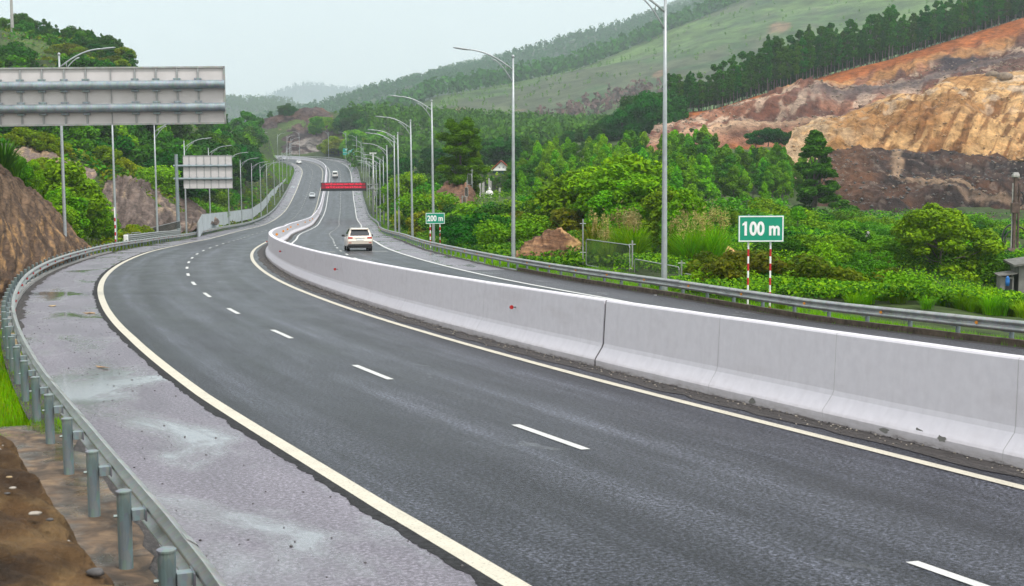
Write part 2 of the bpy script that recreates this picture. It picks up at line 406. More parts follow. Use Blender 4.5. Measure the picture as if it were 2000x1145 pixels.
MT['grass'] = leaf_mat("verge_grass_blade", (0.06, 0.17, 0.008), (0.16, 0.35, 0.014), (0.30, 0.48, 0.03), 0.35)
MT['plume'] = leaf_mat("cane_plume", (0.20, 0.17, 0.08), (0.36, 0.32, 0.16), (0.50, 0.46, 0.28), 0.35)
MT['bark'] = simple("bark", (0.105, 0.09, 0.075), 0.9, 0, 0.4, 9, 0.2, 0.4)
MT['bark_pale'] = simple("pale_bark", (0.15, 0.145, 0.125), 0.9, 0, 0.35, 9, 0.2, 0.3)

def earth_mat(name, bscale=1.2, bstr=0.7, attr=True, strata=(0.5, 0.5, 2.5), dist=0.35, pebble=True):
    m, t, b = newmat(name)
    a = t.nodes.new("ShaderNodeVertexColor"); a.layer_name = 'col'
    ob = coords(t, 'Object', strata); f = tnoise(t, ob, bscale, 8, 0.68, 0.3); g = tnoise(t, coords(t, 'Object', (1, 1, 1)), bscale * 0.22, 5, 0.6)
    c = mixc(t, 0.8, a.outputs['Color'], ramp(t, f, [(0.34, (0.36, 0.33, 0.31)), (0.5, (1, 1, 1)), (0.66, (1.65, 1.58, 1.5))]), 'MULTIPLY')
    c = mixc(t, 0.6, c, ramp(t, g, [(0.3, (0.72, 0.70, 0.70)), (0.7, (1.25, 1.22, 1.2))]), 'MULTIPLY')
    if pebble:
        v = N(t, "ShaderNodeTexVoronoi"); v.inputs['Scale'].default_value = bscale * 1.6
        t.links.new(coords(t, 'Object', (1, 1, 1)), v.inputs['Vector'])
        spots = ramp(t, v.outputs['Distance'], [(0.06, (1, 1, 1)), (0.11, (0, 0, 0))])
        pick = ramp(t, tnoise(t, coords(t, 'Object', (1, 1, 1)), bscale * 0.9, 2), [(0.58, (0, 0, 0)), (0.62, (1, 1, 1))])
        c = mixc(t, mathn(t, 'MULTIPLY', mathn(t, 'MULTIPLY', spots, pick), 0.7), c, (0.5, 0.46, 0.42))
    t.links.new(c, b.inputs['Base Color']); b.inputs['Roughness'].default_value = 0.9; b.inputs['Specular IOR Level'].default_value = 0.2
    bump(t, b, f, bstr, dist); return m
MT['earth'] = earth_mat("bare_earth", 2.4, 0.9, dist=0.22)
MT['earth_far'] = earth_mat("quarry_earth", 0.40, 1.0, strata=(1, 1, 1), dist=1.6)
MT['hill_far'] = earth_mat("far_hillside", 0.05, 0.6, strata=(1, 1, 1.6), dist=4.0, pebble=False)
MT['ground'] = earth_mat("valley_ground", 0.9, 0.6, strata=(1, 1, 1), dist=0.25, pebble=False)

# ------------------------------------------------------------------ the road alignment (curvature, grade and crossfall along the centre line)
KN = np.array([-60, -20, -5, 5, 15, 25, 35, 45, 60, 75, 90, 110, 130, 160, 190, 220, 260, 300, 340, 380, 420, 460, 500, 540, 580, 620, 680, 760.])
KK = np.array([0.0, -1.0, -1.754, -0.285, 0.29, 0.511, 0.289, 0.462, 0.257, 0.249, 0.219, 0.065, -0.121, 0.25, -0.08, -0.061, 0.032, 0.002, -0.019, 0.018, -0.017, 0.005, -0.216, -0.271, -0.517, -0.82, -1.0, -0.6])
GG = np.array([-3, -3.5, -3.91, -3.14, -2.65, -2.86, -2.77, -3.0, -3.21, -3.38, -3.57, -3.75, -4.33, -3.27, -2.85, -3.19, -2.19, -0.16, 2.06, 4.43, 6.14, 6.89, 6.4, 4.94, 2.73, 1.01, -0.34, -1.0])
EE = np.array([5, 5.04, 6.3, 3.78, 2.71, 3.22, 2.19, 2.1, 1.63, 0.9, 0.58, -0.38, -0.33, -1.37, -0.27, -0.93, -1.34, -1.48, -1.46, -0.4, -0.5, -1.28, -2.79, -5.65, -4.69, -3.35, -2.34, -1.87])
DS = 0.5
SS = np.arange(-50, 740.01, DS)
_k = np.interp(SS, KN, KK) * .01; _g = np.interp(SS, KN, GG) * .01; R_E = np.interp(SS, KN, EE) * .01
_i0 = int(np.argmin(abs(SS)))
def _int(v):
    c = np.concatenate([[0], np.cumsum((v[1:] + v[:-1]) / 2 * DS)]); return c - c[_i0]
R_T = -0.38114353936 + _int(_k)
R_X = 8.59964449610 + _int(np.sin(R_T)); R_Y = 12.89045066856 + _int(np.cos(R_T)); R_Z = -3.88172296633 + _int(_g)
INNER, LANE, SHO, BH, GH, BB = 1.287, 3.743, 2.713, 1.41, 0.656, 0.3695
LO, LD = INNER + 2 * LANE, INNER + LANE
RAIL = LO + SHO
def rp_(s, o, h=0.0):
    s = np.asarray(s, float)
    x = np.interp(s, SS, R_X); y = np.interp(s, SS, R_Y); z = np.interp(s, SS, R_Z); th = np.interp(s, SS, R_T); e = np.interp(s, SS, R_E)
    return np.stack([x + o * np.cos(th), y - o * np.sin(th), z - o * e + h], -1)
def rpv(s, o, h=0.0): return Vector(rp_(s, o, h))
def rth(s): return float(np.interp(s, SS, R_T))
def s_at_px(px, o, h, s0, w=25):
    best = None
    for s in np.arange(s0 - w, s0 + w, 0.25):
        p = proj(rp_(s, o, h)); d = abs(p[0] - px) + 0.05 * abs(s - s0)
        if best is None or d < best[0]: best = (d, s)
    return best[1]
ROADP = np.stack([R_X, R_Y], 1)[::4]; ROADS = SS[::4]
def nearest_road(xy):
    """signed offset, station and road level for an array of plan positions"""
    off = np.empty(len(xy)); st = np.empty(len(xy)); zz = np.empty(len(xy))
    for a in range(0, len(xy), 4000):
        q = xy[a:a + 4000]
        d = ((q[:, None] - ROADP[None]) ** 2).sum(2); j = d.argmin(1)
        s = ROADS[j]; th = np.interp(s, SS, R_T)
        dx = q[:, 0] - ROADP[j, 0]; dy = q[:, 1] - ROADP[j, 1]
        o = dx * np.cos(th) - dy * np.sin(th); dist = np.sqrt(d[np.arange(len(q)), j])
        off[a:a + 4000] = np.where(dist > np.abs(o) + 3, np.sign(o) * dist, o)
        st[a:a + 4000] = s
        zz[a:a + 4000] = np.interp(s, SS, R_Z) - np.clip(o, -14, 14) * np.interp(s, SS, R_E)
    return off, st, zz

def stations(s0, s1, step_near=0.5):
    out = [s0]
    while out[-1] < s1:
        s = out[-1]; out.append(min(s1, s + (step_near if s < 60 else 1.0 if s < 160 else 2.0)))
    return np.array(out)

def strip(name, o0, o1, s0, s1, h, mat, n=2, parent=None, jitter=None, kind='structure', base=None, fine=False):
    st = stations(s0, s1, .08 if fine else .5)
    offs = np.linspace(0, 1, n)
    V, UV = [], []
    for s in st:
        a, b_ = o0, o1
        if jitter:
            a += jitter[0] * mnoise.fractal(Vector((s * 1.7, 0.3, 5.0)), 1 if not fine else .6, 2, 3 if not fine else 6); b_ += jitter[1] * mnoise.fractal(Vector((s * 1.7, 9.3, 2.0)), 1, 2, 3)
        for q in offs:
            o = a + (b_ - a) * q
            V.append(rp_(s, o, h)); UV.append((o, s))
    ob = np_mesh(name, np.array(V), gridfaces(n, len(st))[:, ::-1], mat, parent, uv=np.array(UV))
    if kind: tag(ob, kind=kind)
    return ob

S0, S1 = -40, 735
strip("road", -LO - 0.25, LO + 0.25, S0, S1, 0.0, MT['asphalt'], 9)
strip("road_shoulder", -RAIL - 0.3, -LO - 0.13, S0, S1, 0.004, MT['shoulder'], 3)
strip("road_shoulder", LO + 0.13, RAIL + 0.1, S0, 57, 0.004, MT['shoulder_dark'], 3)
strip("road_shoulder", LO + 0.13, RAIL + 0.3, 57.02, S1, 0.004, MT['shoulder'], 3)
strip("road_edge_crack", -LO - 0.27, -LO - 0.105, S0, 130, 0.008, MT['tar'], 2, jitter=(0.06, 0.01), fine=True)
def marking(name, o, w, s0, s1, mat, h=0.008): return strip(name, o - w / 2, o + w / 2, s0, s1, h, mat, 2)
marking("road_marking", -LO, 0.22, S0, S1, MT['paint_c'], 0.010)
marking("road_marking", -INNER, 0.2, S0, S1, MT['paint_c'])
marking("road_marking", INNER, 0.2, S0, S1, MT['paint_w'])
marking("road_marking", LO, 0.2, S0, S1, MT['paint_w'], 0.010)
def dashes(o, first, period, length, mat):
    V, F, UV = [], [], []
    s = first[0]; n = 0
    while s < 640:
        st = np.linspace(s - length / 2, s + length / 2, 5); b0 = len(V)
        for q in st:
            for k in (-0.07, 0.07):
                V.append(rp_(q, o + k, 0.008)); UV.append((o + k, q))
        F += [(b0 + 2 * i, b0 + 2 * i + 1, b0 + 2 * i + 3, b0 + 2 * i + 2)[::-1] for i in range(4)]
        n += 1; s = first[n] if n < len(first) else s + period
    tag(np_mesh("road_marking", np.array(V), np.array(F), mat, uv=np.array(UV)), kind='structure')
dashes(-LD, (-25.5, -17, -8.5, -.3, 8.8, 17, 25, 33, 40.7, 48, 55.3, 62.6, 70, 77, 84.4, 92, 99.6, 107), 7.4, 2.35, MT['paint_w'])
dashes(LD, tuple(80.2 - 7.3 * k for k in range(12, 0, -1)) + (80.2,), 7.3, 2.35, MT['paint_w'])
for s in (84.6, 85.9):
    strip("road_marking", INNER + 0.6, LD - 0.5, s, s + 0.3, 0.008, MT['paint_w'])
    strip("road_marking", LD + 0.5, LO - 0.5, s, s + 0.3, 0.008, MT['paint_w'])
for s, o0, o1 in ((118, LO + .2, RAIL), (160, LO + .2, RAIL), (196, LO + .2, RAIL), (250, -RAIL, -LO - .2), (256, -RAIL, -LO - .2)):
    strip("road_joint", o0, o1, s, s + 0.9, 0.008, MT['shoulder_dark'])
# swept-up grit along the foot of the median
strip("road_grit", -0.90, -BB + 0.06, S0, 175, 0.008, MT['grit'], 4, jitter=(0.16, 0.0))
strip("road_grit", BB - 0.06, 0.75, S0, 300, 0.008, MT['grit'], 3, jitter=(0.0, 0.1))
strip("road_grit", RAIL - 0.42, RAIL - 0.02, S0, 130, 0.012, MT['grit'], 3, jitter=(0.15, 0.0))
strip("road_grit", -RAIL - 0.3, -RAIL + 0.25, 0, 100, 0.008, MT['grit'], 3, jitter=(0.0, 0.18))

strip("mud_patch", -RAIL - 1.1, -RAIL + 0.12, -6, 12.5, 0.016, MT['mud'], 6, jitter=(0.3, 0.28))
# ------------------------------------------------------------------ concrete median barrier
PROF = [(-BB, 0.0), (-BB, 0.15), (-BB + .02, 0.19), (-0.20, 0.42), (-0.175, 0.50), (-0.125, BH - .03), (-0.105, BH)]
PROF = PROF + [(-a, b) for a, b in reversed(PROF)]
def barrier(name, s0, s1):
    st = stations(s0, s1); V, UV = [], []
    m = len(PROF)
    for s in st:
        for a, b_ in PROF:
            w = 0.006 * mnoise.fractal(Vector((s * 0.5, a * 3, b_ * 2)), 1, 2, 3)
            V.append(rp_(s, a + w, b_ if b_ == 0 else b_ + w * .8)); UV.append((b_, s))
    F = gridfaces(m, len(st))
    me = MB(); me.v = [tuple(q) for q in V]; me.f = [tuple(f) for f in F] + [tuple(range(m - 1, -1, -1)), tuple((len(st) - 1) * m + k for k in range(m))]; me.m = [0] * len(me.f)
    o = me.build(name, MT['barrier'])
    l = o.data.uv_layers.new(name='UVMap'); uva = np.array(UV)
    idx = np.empty(len(o.data.loops), np.int32); o.data.loops.foreach_get('vertex_index', idx)
    l.data.foreach_set('uv', uva[idx].astype(np.float32).ravel())
    o.data.polygons.foreach_set('use_smooth', [False] * len(o.data.polygons))
    return o
def joint(parent, s, w, mat, proud=0.003, wob=0.0):
    """a thin band following the profile across the barrier"""
    pts = PROF
    V = []
    for k, (a, b_) in enumerate(pts):
        sg = -1 if k < len(pts) / 2 else 1
        ds = wob * mnoise.noise(Vector((s, a * 9, b_ * 4)))
        for q in (-w / 2, w / 2): V.append(rp_(s + q + ds, a + sg * proud, b_ + (proud if b_ > 1.3 else 0)))
    F = [(2 * i, 2 * i + 2, 2 * i + 3, 2 * i + 1) for i in range(len(pts) - 1)]
    return np_mesh("joint", np.array(V), np.array(F), mat, parent)
def reflector(parent, s, side, h, mat, r=0.05):
    m = MB(); o = 0.15 * side
    c = rpv(s, o + 0.12 * side, h); t = Vector((math.sin(rth(s)), math.cos(rth(s)), 0)); 
    d = -t if side < 0 else -t
    m.tube([c - d * 0.006, c + d * 0.02], r, 14)
    b_ = m.build("reflector", mat, parent)
    k = MB(); n = rpv(s, o, h); k.tube([n, c + (n - c) * 0.1], 0.018, 6); k.build("bracket", MT['galv_dark'], b_)
    return b_
bar1 = barrier("median_barrier", -30, 16.28); tag(bar1, "white concrete median barrier section nearest the camera, cracked along its foot", "barrier", "median barrier sections")
bar2 = barrier("median_barrier", 16.33, 297); tag(bar2, "long curving white concrete median barrier section carrying red and amber reflectors", "barrier", "median barrier sections")
bar3 = barrier("median_barrier", 303, 730); tag(bar3, "distant white median barrier section climbing the hill under the red message board", "barrier", "median barrier sections")
for s in (4.75, 8.55, 11.9): joint(bar1, s, 0.010, MT['crack_l'], wob=0.09)
for s in (23.2, 30.2): joint(bar2, s, 0.012, MT['crack_l'], wob=0.07)
joint(bar1, 16.272, 0.03, MT['crack'], 0.004, 0.02)
# spalled patches at the foot
for s, o, h, r in ((5.9, -BB, 0.16, .05), (6.4, -BB + .03, .2, .035), (7.1, -BB, .1, .045), (10.5, -BB, .08, .05)):
    m = MB(); ring = []
    for k in range(11):
        a = k / 11 * 6.28; q = r * (0.6 + 0.8 * random.random())
        ring.append(rpv(s + q * 2.2 * math.cos(a), o - 0.004, h + q * math.sin(a)))
    m.add(ring, [tuple(range(11))]); m.build("spall", MT['plaster'], bar1)
for s in (21.0, 40.5, 60.5, 80.5, 100.5): reflector(bar2, s, -1, 0.92, MT['red'])
for s in (101, 120, 139, 158, 177, 196, 215, 234): reflector(bar2, s, 1, 1.0, MT['orange'], 0.11)

# loose stones swept along the median foot (too many to count)
def stones(name, n, fn, smin, smax, mat):
    ico = []
    V, F = [], []
    base = [(1, 0, 0), (-1, 0, 0), (0, 1, 0), (0, -1, 0), (0, 0, .7), (0, 0, -.7)]
    fs = [(0, 2, 4), (2, 1, 4), (1, 3, 4), (3, 0, 4), (2, 0, 5), (1, 2, 5), (3, 1, 5), (0, 3, 5)]
    for i in range(n):
        c = fn(); r = random.uniform(smin, smax); b0 = len(V); a = random.random() * 6
        for q in base:
            k = r * random.uniform(.6, 1.25); x, y = q[0] * math.cos(a) - q[1] * math.sin(a), q[0] * math.sin(a) + q[1] * math.cos(a)
            V.append((c[0] + x * k, c[1] + y * k, c[2] + q[2] * k))
        F += [tuple(j + b0 for j in f) for f in fs]
    return np_mesh(name, np.array(V), np.array(F), mat)
tag(stones("gravel", 700, lambda: rp_(random.uniform(0, 75), -BB - abs(random.gauss(0, .22)), .015), .008, .03, MT['stone']), kind='stuff')
tag(stones("gravel", 900, lambda: rp_(random.uniform(0, 75), -BB - abs(random.gauss(0, .16)), .015), .008, .028, MT['rock_dark']), kind='stuff')
tag(stones("gravel", 420, lambda: rp_(random.uniform(2, 60), -RAIL + random.uniform(0, 2.6) ** 1.0, .01), .006, .022, MT['rock_dark']), kind='stuff')

# ------------------------------------------------------------------ guardrails
WB = [(0.0, 0.0), (0.012, 0.004), (0.075, 0.045), (0.083, 0.07), (0.075, 0.098), (0.01, 0.135), (0.0, 0.155), (0.01, 0.175), (0.075, 0.212), (0.083, 0.24), (0.075, 0.265), (0.012, 0.306), (0.0, 0.31)]
def wbeam(name, side, s0, s1, top, parent, off=0.0):
    st = np.arange(s0, s1, 1.0 if s1 < 250 else 2.0); V = []
    m = len(WB); prof = WB + [(a - 0.006, b_) for a, b_ in reversed(WB)]
    for s in st:
        for a, b_ in prof: V.append(rp_(s, side * (RAIL + off - a), top - 0.31 + b_))
    k = len(prof); F = []
    for i in range(len(st) - 1):
        for j in range(k): F.append((i * k + j, i * k + (j + 1) % k, (i + 1) * k + (j + 1) % k, (i + 1) * k + j))
    return np_mesh(name, np.array(V), np.array(F), MT['galv'], parent, smooth=False)
def post_mesh():
    m = MB(); m.tube([(0, 0, -0.25), (0, 0, 0.70)], 0.061, 16); m.tube([(0, 0, 0.70), (0, 0, 0.715), (0, 0, 0.722)], [0.067, 0.067, 0.052], 16); m.tube([(-.09, 0, GH - .155), (.09, 0, GH - .155)], .014, 6)
    return m
def guardrail(label, side, s0, s1, refl, spacing=2.0, post_h=0.0, ph=1.0, first=()):
    top = GH
    root = empty("guardrail", rp_(s0 + 2, side * RAIL)); tag(root, label, "guardrail")
    inv = -root.location
    r = wbeam("rail", side, s0, s1, top, None); 
    r.data.transform(Matrix.Translation(inv)); r.parent = root
    # splice laps and bolts on the near lengths
    n = 0; far = MB(); pm = None
    s = s0 + ph
    while s < s1 - 1:
        p = rpv(s, side * (RAIL + 0.20), -0.0)
        if n < 96:
            if pm is None:
                pmb = post_mesh(); po = pmb.build("post", MT['galv_post'], root); pm = po
                bk = MB(); bk.box((-side * 0.12, 0, GH - 0.155), (0.12, 0.10, 0.09)); bk.box((-side * 0.17, 0, GH - 0.155), (0.012, 0.2, 0.1)); bo = bk.build("bracket", MT['galv_dark'], po)
            else:
                po = pm.copy(); COL.objects.link(po); po.parent = root
                for ch in pm.children:
                    c = ch.copy(); COL.objects.link(c); c.parent = po
            po.location = p + inv + Vector((0, 0, post_h)); po.rotation_euler = (0, 0, -rth(s))
        else:
            far.tube([p + inv - Vector((0, 0, .2)), p + inv + Vector((0, 0, .66))], 0.07, 6)
        n += 1; s = first[n] if n < len(first) else s + spacing
    if far.v: tag(far.build("post_row", MT['galv_post'], root), kind='stuff')
    lap = MB(); s = s0 + 3
    while s < min(s1, 80):
        for q in (0, 1):
            o = wb_patch(s, side, top + .003, inv, lap) if q == 0 else None
        s += 4.0
    if lap.v: lap.build("splice", MT['galv'], root)
    rf = 0; s = s0 + 2.0
    while s < min(s1, 190) and rf < 60:
        m = MB(); c = rpv(s, side * (RAIL - 0.06), top - 0.155) + inv; t = Vector((math.sin(rth(s)), math.cos(rth(s)), 0)); nrm = Vector((math.cos(rth(s)), -math.sin(rth(s)), 0)) * -side
        d = (nrm * 0.8 - t * 0.6).normalized()
        m.tube([c, c + d * 0.02], 0.042, 10); m.build("reflector", refl, root)
        rf += 1; s += 4.0
    return root
def wb_patch(s, side, top, inv, mb):
    prof = WB; rings = []
    for q in (s - 0.16, s + 0.16):
        rings.append([Vector(rp_(q, side * (RAIL - a - 0.004), top - 0.31 + b_)) + inv for a, b_ in prof])
    mb.loft(rings, closed=False, cap=False)
gl = guardrail("long galvanised guardrail on round capped posts along the oncoming carriageway shoulder", -1, -6, 640, MT['red'], 2.05, -0.02, 3.6, (-2.4, .32, 3.08, 5.63, 8.23, 10.66, 12.88, 15.27, 17.38, 19.22, 21.2, 23.0, 24.8))
gr = guardrail("long galvanised guardrail with amber reflectors along the outbound carriageway", 1, -4, 650, MT['orange'], post_h=-0.12)

# doubled end section standing behind the far side of the bend
dr = empty("guardrail", rp_(106, -RAIL - 0.5)); tag(dr, "short doubled guardrail section with a pale end plate standing behind the bend", "guardrail")
inv = -dr.location
for k, h in enumerate((0.80, 1.12)):
    w = wbeam("rail", -1, 102, 146, h, None, 0.42); w.data.transform(Matrix.Translation(inv)); w.parent = dr
m = MB(); c = rpv(102, -RAIL - 0.42, 0.85) + inv; m.box(c, (0.34, 0.5, 0.55), Matrix.Rotation(-rth(102), 3, 'Z')); m.build("end_plate", MT['wall_white'], dr, bevel=0.05)
pm0 = None
for s in np.arange(103, 146, 3.0):
    m = MB(); p = rpv(s, -RAIL - 0.6) + inv
    if pm0 is None: m.tube([(0, 0, -.3), (0, 0, 1.12)], 0.07, 10); pm0 = m.build("post", MT['galv_post'], dr); po = pm0
    else: po = pm0.copy(); COL.objects.link(po); po.parent = dr
    po.location = p

# kerbs
def kerb(name, side, o0, s0, s1, h, w, mat, label, cat="kerb"):
    st = np.arange(s0, s1, 1.0); V = []
    for s in st:
        j = 0.02 * mnoise.fractal(Vector((s * .8, o0, 0)), 1, 2, 3)
        for a, b_ in ((o0 - w / 2, -.1), (o0 - w / 2 + j, h), (o0 + w / 2 + j, h + j), (o0 + w / 2, -.1)): V.append(rp_(s, side * a, b_))
    m = MB(); m.v = [tuple(q) for q in V]
    for i in range(len(st) - 1):
        for k in range(3): m.f.append((i * 4 + k, i * 4 + k + 1, (i + 1) * 4 + k + 1, (i + 1) * 4 + k))
    m.f += [(3, 2, 1, 0), tuple((len(st) - 1) * 4 + k for k in range(4))]; m.m = [0] * len(m.f)
    o = m.build(name, mat); tag(o, label, cat); return o
kerb("kerb", 1, RAIL + 0.02, -10, 57, 0.17, 0.16, MT['kerb'], "dark mossy kerb under the outbound guardrail")
kerb("kerb", -1, RAIL + 0.06, 18, 26, 0.17, 0.17, MT['kerb_l'], "short sandy kerb at the tightest part of the guardrail bend")
kerb("kerb", -1, RAIL + 0.12, 27, 92, 0.08, 0.2, MT['concrete'], "low pale kerb carrying the guardrail posts round the bend")

# ------------------------------------------------------------------ terrain
CP = []
def g(*pts): CP.extend(pts)
# verges and banks on the oncoming side
g((180, 472, 112), (270, 470, 128), (150, 470, 105), (60, 400, 130), (0, 380, 125), (60, 300, 165), (140, 310, 180))
g((250, 463, 142), (330, 458, 162), (420, 432, 195), (300, 400, 172), (260, 350, 178), (340, 385, 182), (405, 418, 196), (200, 330, 182))
g((470, 426, 240), (520, 400, 310), (548, 372, 380), (557, 358, 430), (485, 382, 340), (440, 395, 280))
g((40, 285, 205), (100, 280, 225), (200, 285, 240), (300, 305, 250), (400, 320, 270), (450, 320, 330), (520, 330, 420), (540, 318, 540))
g((300, 250, 330), (400, 260, 370), (480, 262, 430), (530, 262, 560), (440, 235, 480), (500, 240, 560))
g((0, 200, 265), (100, 190, 275), (200, 190, 285), (260, 210, 300), (300, 262, 300))
g((0, 130, 300), (100, 112, 310), (200, 112, 325), (262, 130, 338), (0, 62, 335), (100, 78, 345), (200, 100, 352), (260, 125, 356), (-200, 60, 330), (-200, 0, 370), (330, 235, 390))
g((0, 100, 420), (150, 140, 430), (260, 190, 430))
# beyond the bend
g((540, 304, 660), (620, 303, 655), (700, 318, 610), (720, 305, 560), (560, 238, 705), (605, 214, 715), (650, 228, 705), (700, 240, 690), (750, 262, 640), (500, 262, 760), (440, 262, 800), (620, 262, 690), (680, 275, 650))
g((600, 262, 850), (700, 262, 850), (500, 270, 900), (400, 265, 900), (800, 268, 850), (300, 265, 900), (0, 265, 900), (1000, 272, 850), (1200, 270, 850), (1500, 262, 850), (1900, 262, 850), (2200, 260, 850), (-300, 265, 850))
# outbound side
g((728, 330, 430), (745, 330, 400), (760, 360, 330), (775, 395, 260), (790, 420, 205), (820, 420, 170), (820, 370, 230), (870, 445, 125), (860, 400, 150), (885, 388, 158), (930, 395, 165), (960, 400, 170))
g((950, 462, 104), (1000, 440, 125), (1050, 420, 150), (990, 395, 195), (1080, 505, 80), (1010, 505, 82), (1150, 512, 68), (1200, 540, 60), (1310, 560, 55), (1400, 575, 51), (1500, 585, 50), (1650, 590, 50), (1900, 600, 50), (2100, 610, 50))
g((1150, 475, 88), (1250, 470, 92), (1330, 480, 90), (1450, 470, 110), (1600, 480, 112), (1700, 500, 100), (1850, 520, 95), (2000, 515, 112), (1980, 575, 78), (1750, 450, 150), (1650, 430, 165), (1850, 455, 150), (2000, 450, 152), (2200, 450, 150))
g((1050, 410, 215), (1200, 405, 215), (1300, 408, 205), (1450, 412, 195), (1590, 425, 180), (1020, 335, 300), (1150, 338, 310), (1280, 330, 325), (1400, 345, 310), (1500, 355, 300), (880, 340, 300), (950, 335, 330), (820, 320, 420))
g((1300, 262, 395), (1400, 250, 400), (1220, 262, 405), (1100, 295, 430), (1000, 290, 500), (850, 292, 560))
CPX = np.array([list(at(*q)) for q in CP])
_add = []
for s in np.arange(-40, 735, 14):
    for o in (-14.5, 14.5): _add.append(rp_(s, o, -0.35 if o < 0 else -0.5))
for s in (-40, -15, 10, 30): 
    _add.append(rp_(s, 30, -2.5)); _add.append(rp_(s, 60, -6)); 
    if s > 5: _add.append(rp_(s, -24, 4.0))
CPA = np.vstack([CPX, np.array(_add)])
_sc = 100.0
def _phi(r): return r
_A = np.linalg.norm(CPA[:, None, :2] - CPA[None, :, :2], axis=2) / _sc
_n = len(CPA); _P = np.hstack([np.ones((_n, 1)), CPA[:, :2] / _sc])
_K = np.block([[_phi(_A) - 0.01 * np.eye(_n), _P], [_P.T, np.zeros((3, 3))]])
_w = np.linalg.solve(_K, np.concatenate([CPA[:, 2], np.zeros(3)]))
def terrain(xy, bumps=True):
    xy = np.atleast_2d(np.asarray(xy, float)); z = np.empty(len(xy))
    for a in range(0, len(xy), 5000):
        q = xy[a:a + 5000]; d = np.linalg.norm(q[:, None] - CPA[None, :, :2], axis=2) / _sc
        z[a:a + 5000] = _phi(d) @ _w[:_n] + np.hstack([np.ones((len(q), 1)), q / _sc]) @ _w[_n:]
    far = np.clip((xy[:, 1] - 780) / 120, 0, 1); z = z * (1 - far) + (-10) * far
    off, st, rz = nearest_road(xy)
    ao = np.abs(off)
    if bumps:
        bz = np.array([mnoise.fractal(Vector((p[0] * .11, p[1] * .11, 1.3)), 1, 2, 4) for p in xy])
        z = z + bz * np.clip((ao - 15) / 12, 0, 1) * 0.9
    w = np.clip((ao - 12.6) / 4.0, 0, 1); w = w * w * (3 - 2 * w)
    zr = rz - np.where(ao < 11.2, 0.22, 0.10)
    return zr * (1 - w) + z * w
def tz(x, y): return float(terrain([(x, y)])[0])

ny, nx = 250, 300
yy = np.concatenate([np.linspace(-35, 60, 80), 60 * np.exp(np.linspace(0, math.log(900 / 60), 150))[1:], np.linspace(930, 4500, ny - 229)])
aa = np.linspace(-0.62, 0.62, nx)
XX = aa[None, :] * (yy[:, None] + 75); YY = np.repeat(yy[:, None], nx, 1)
xy = np.stack([XX.ravel(), YY.ravel()], 1)
ZZ = terrain(xy)
TV = np.column_stack([xy, ZZ])
tn = vnoise(TV, (.05, .05, .05), 4)[:, None]
tc_ = np.where(tn > 0.05, 1, 0) * np.array([[0.055, 0.085, 0.022]]) + np.where(tn > 0.05, 0, 1) * np.array([[0.038, 0.062, 0.018]])
tc_ = tc_ * 0 + np.array([[0.045, 0.072, 0.02]]) * (1 + 0.9 * tn)
off_, st_, _ = nearest_road(xy)
# earth showing near the bend on the oncoming side and along the posts
soil = ((off_ < -10.8) & (off_ > -16.5) & (st_ > 24) & (st_ < 95)) | ((off_ < -11) & (st_ < 10))
tc_ = np.where(soil[:, None], np.array([[0.15, 0.10, 0.065]]), tc_)
tag(np_mesh("ground", TV, gridfaces(nx, ny), MT['ground'], smooth=True, cols=np.clip(tc_, 0.005, 1)), kind='structure')

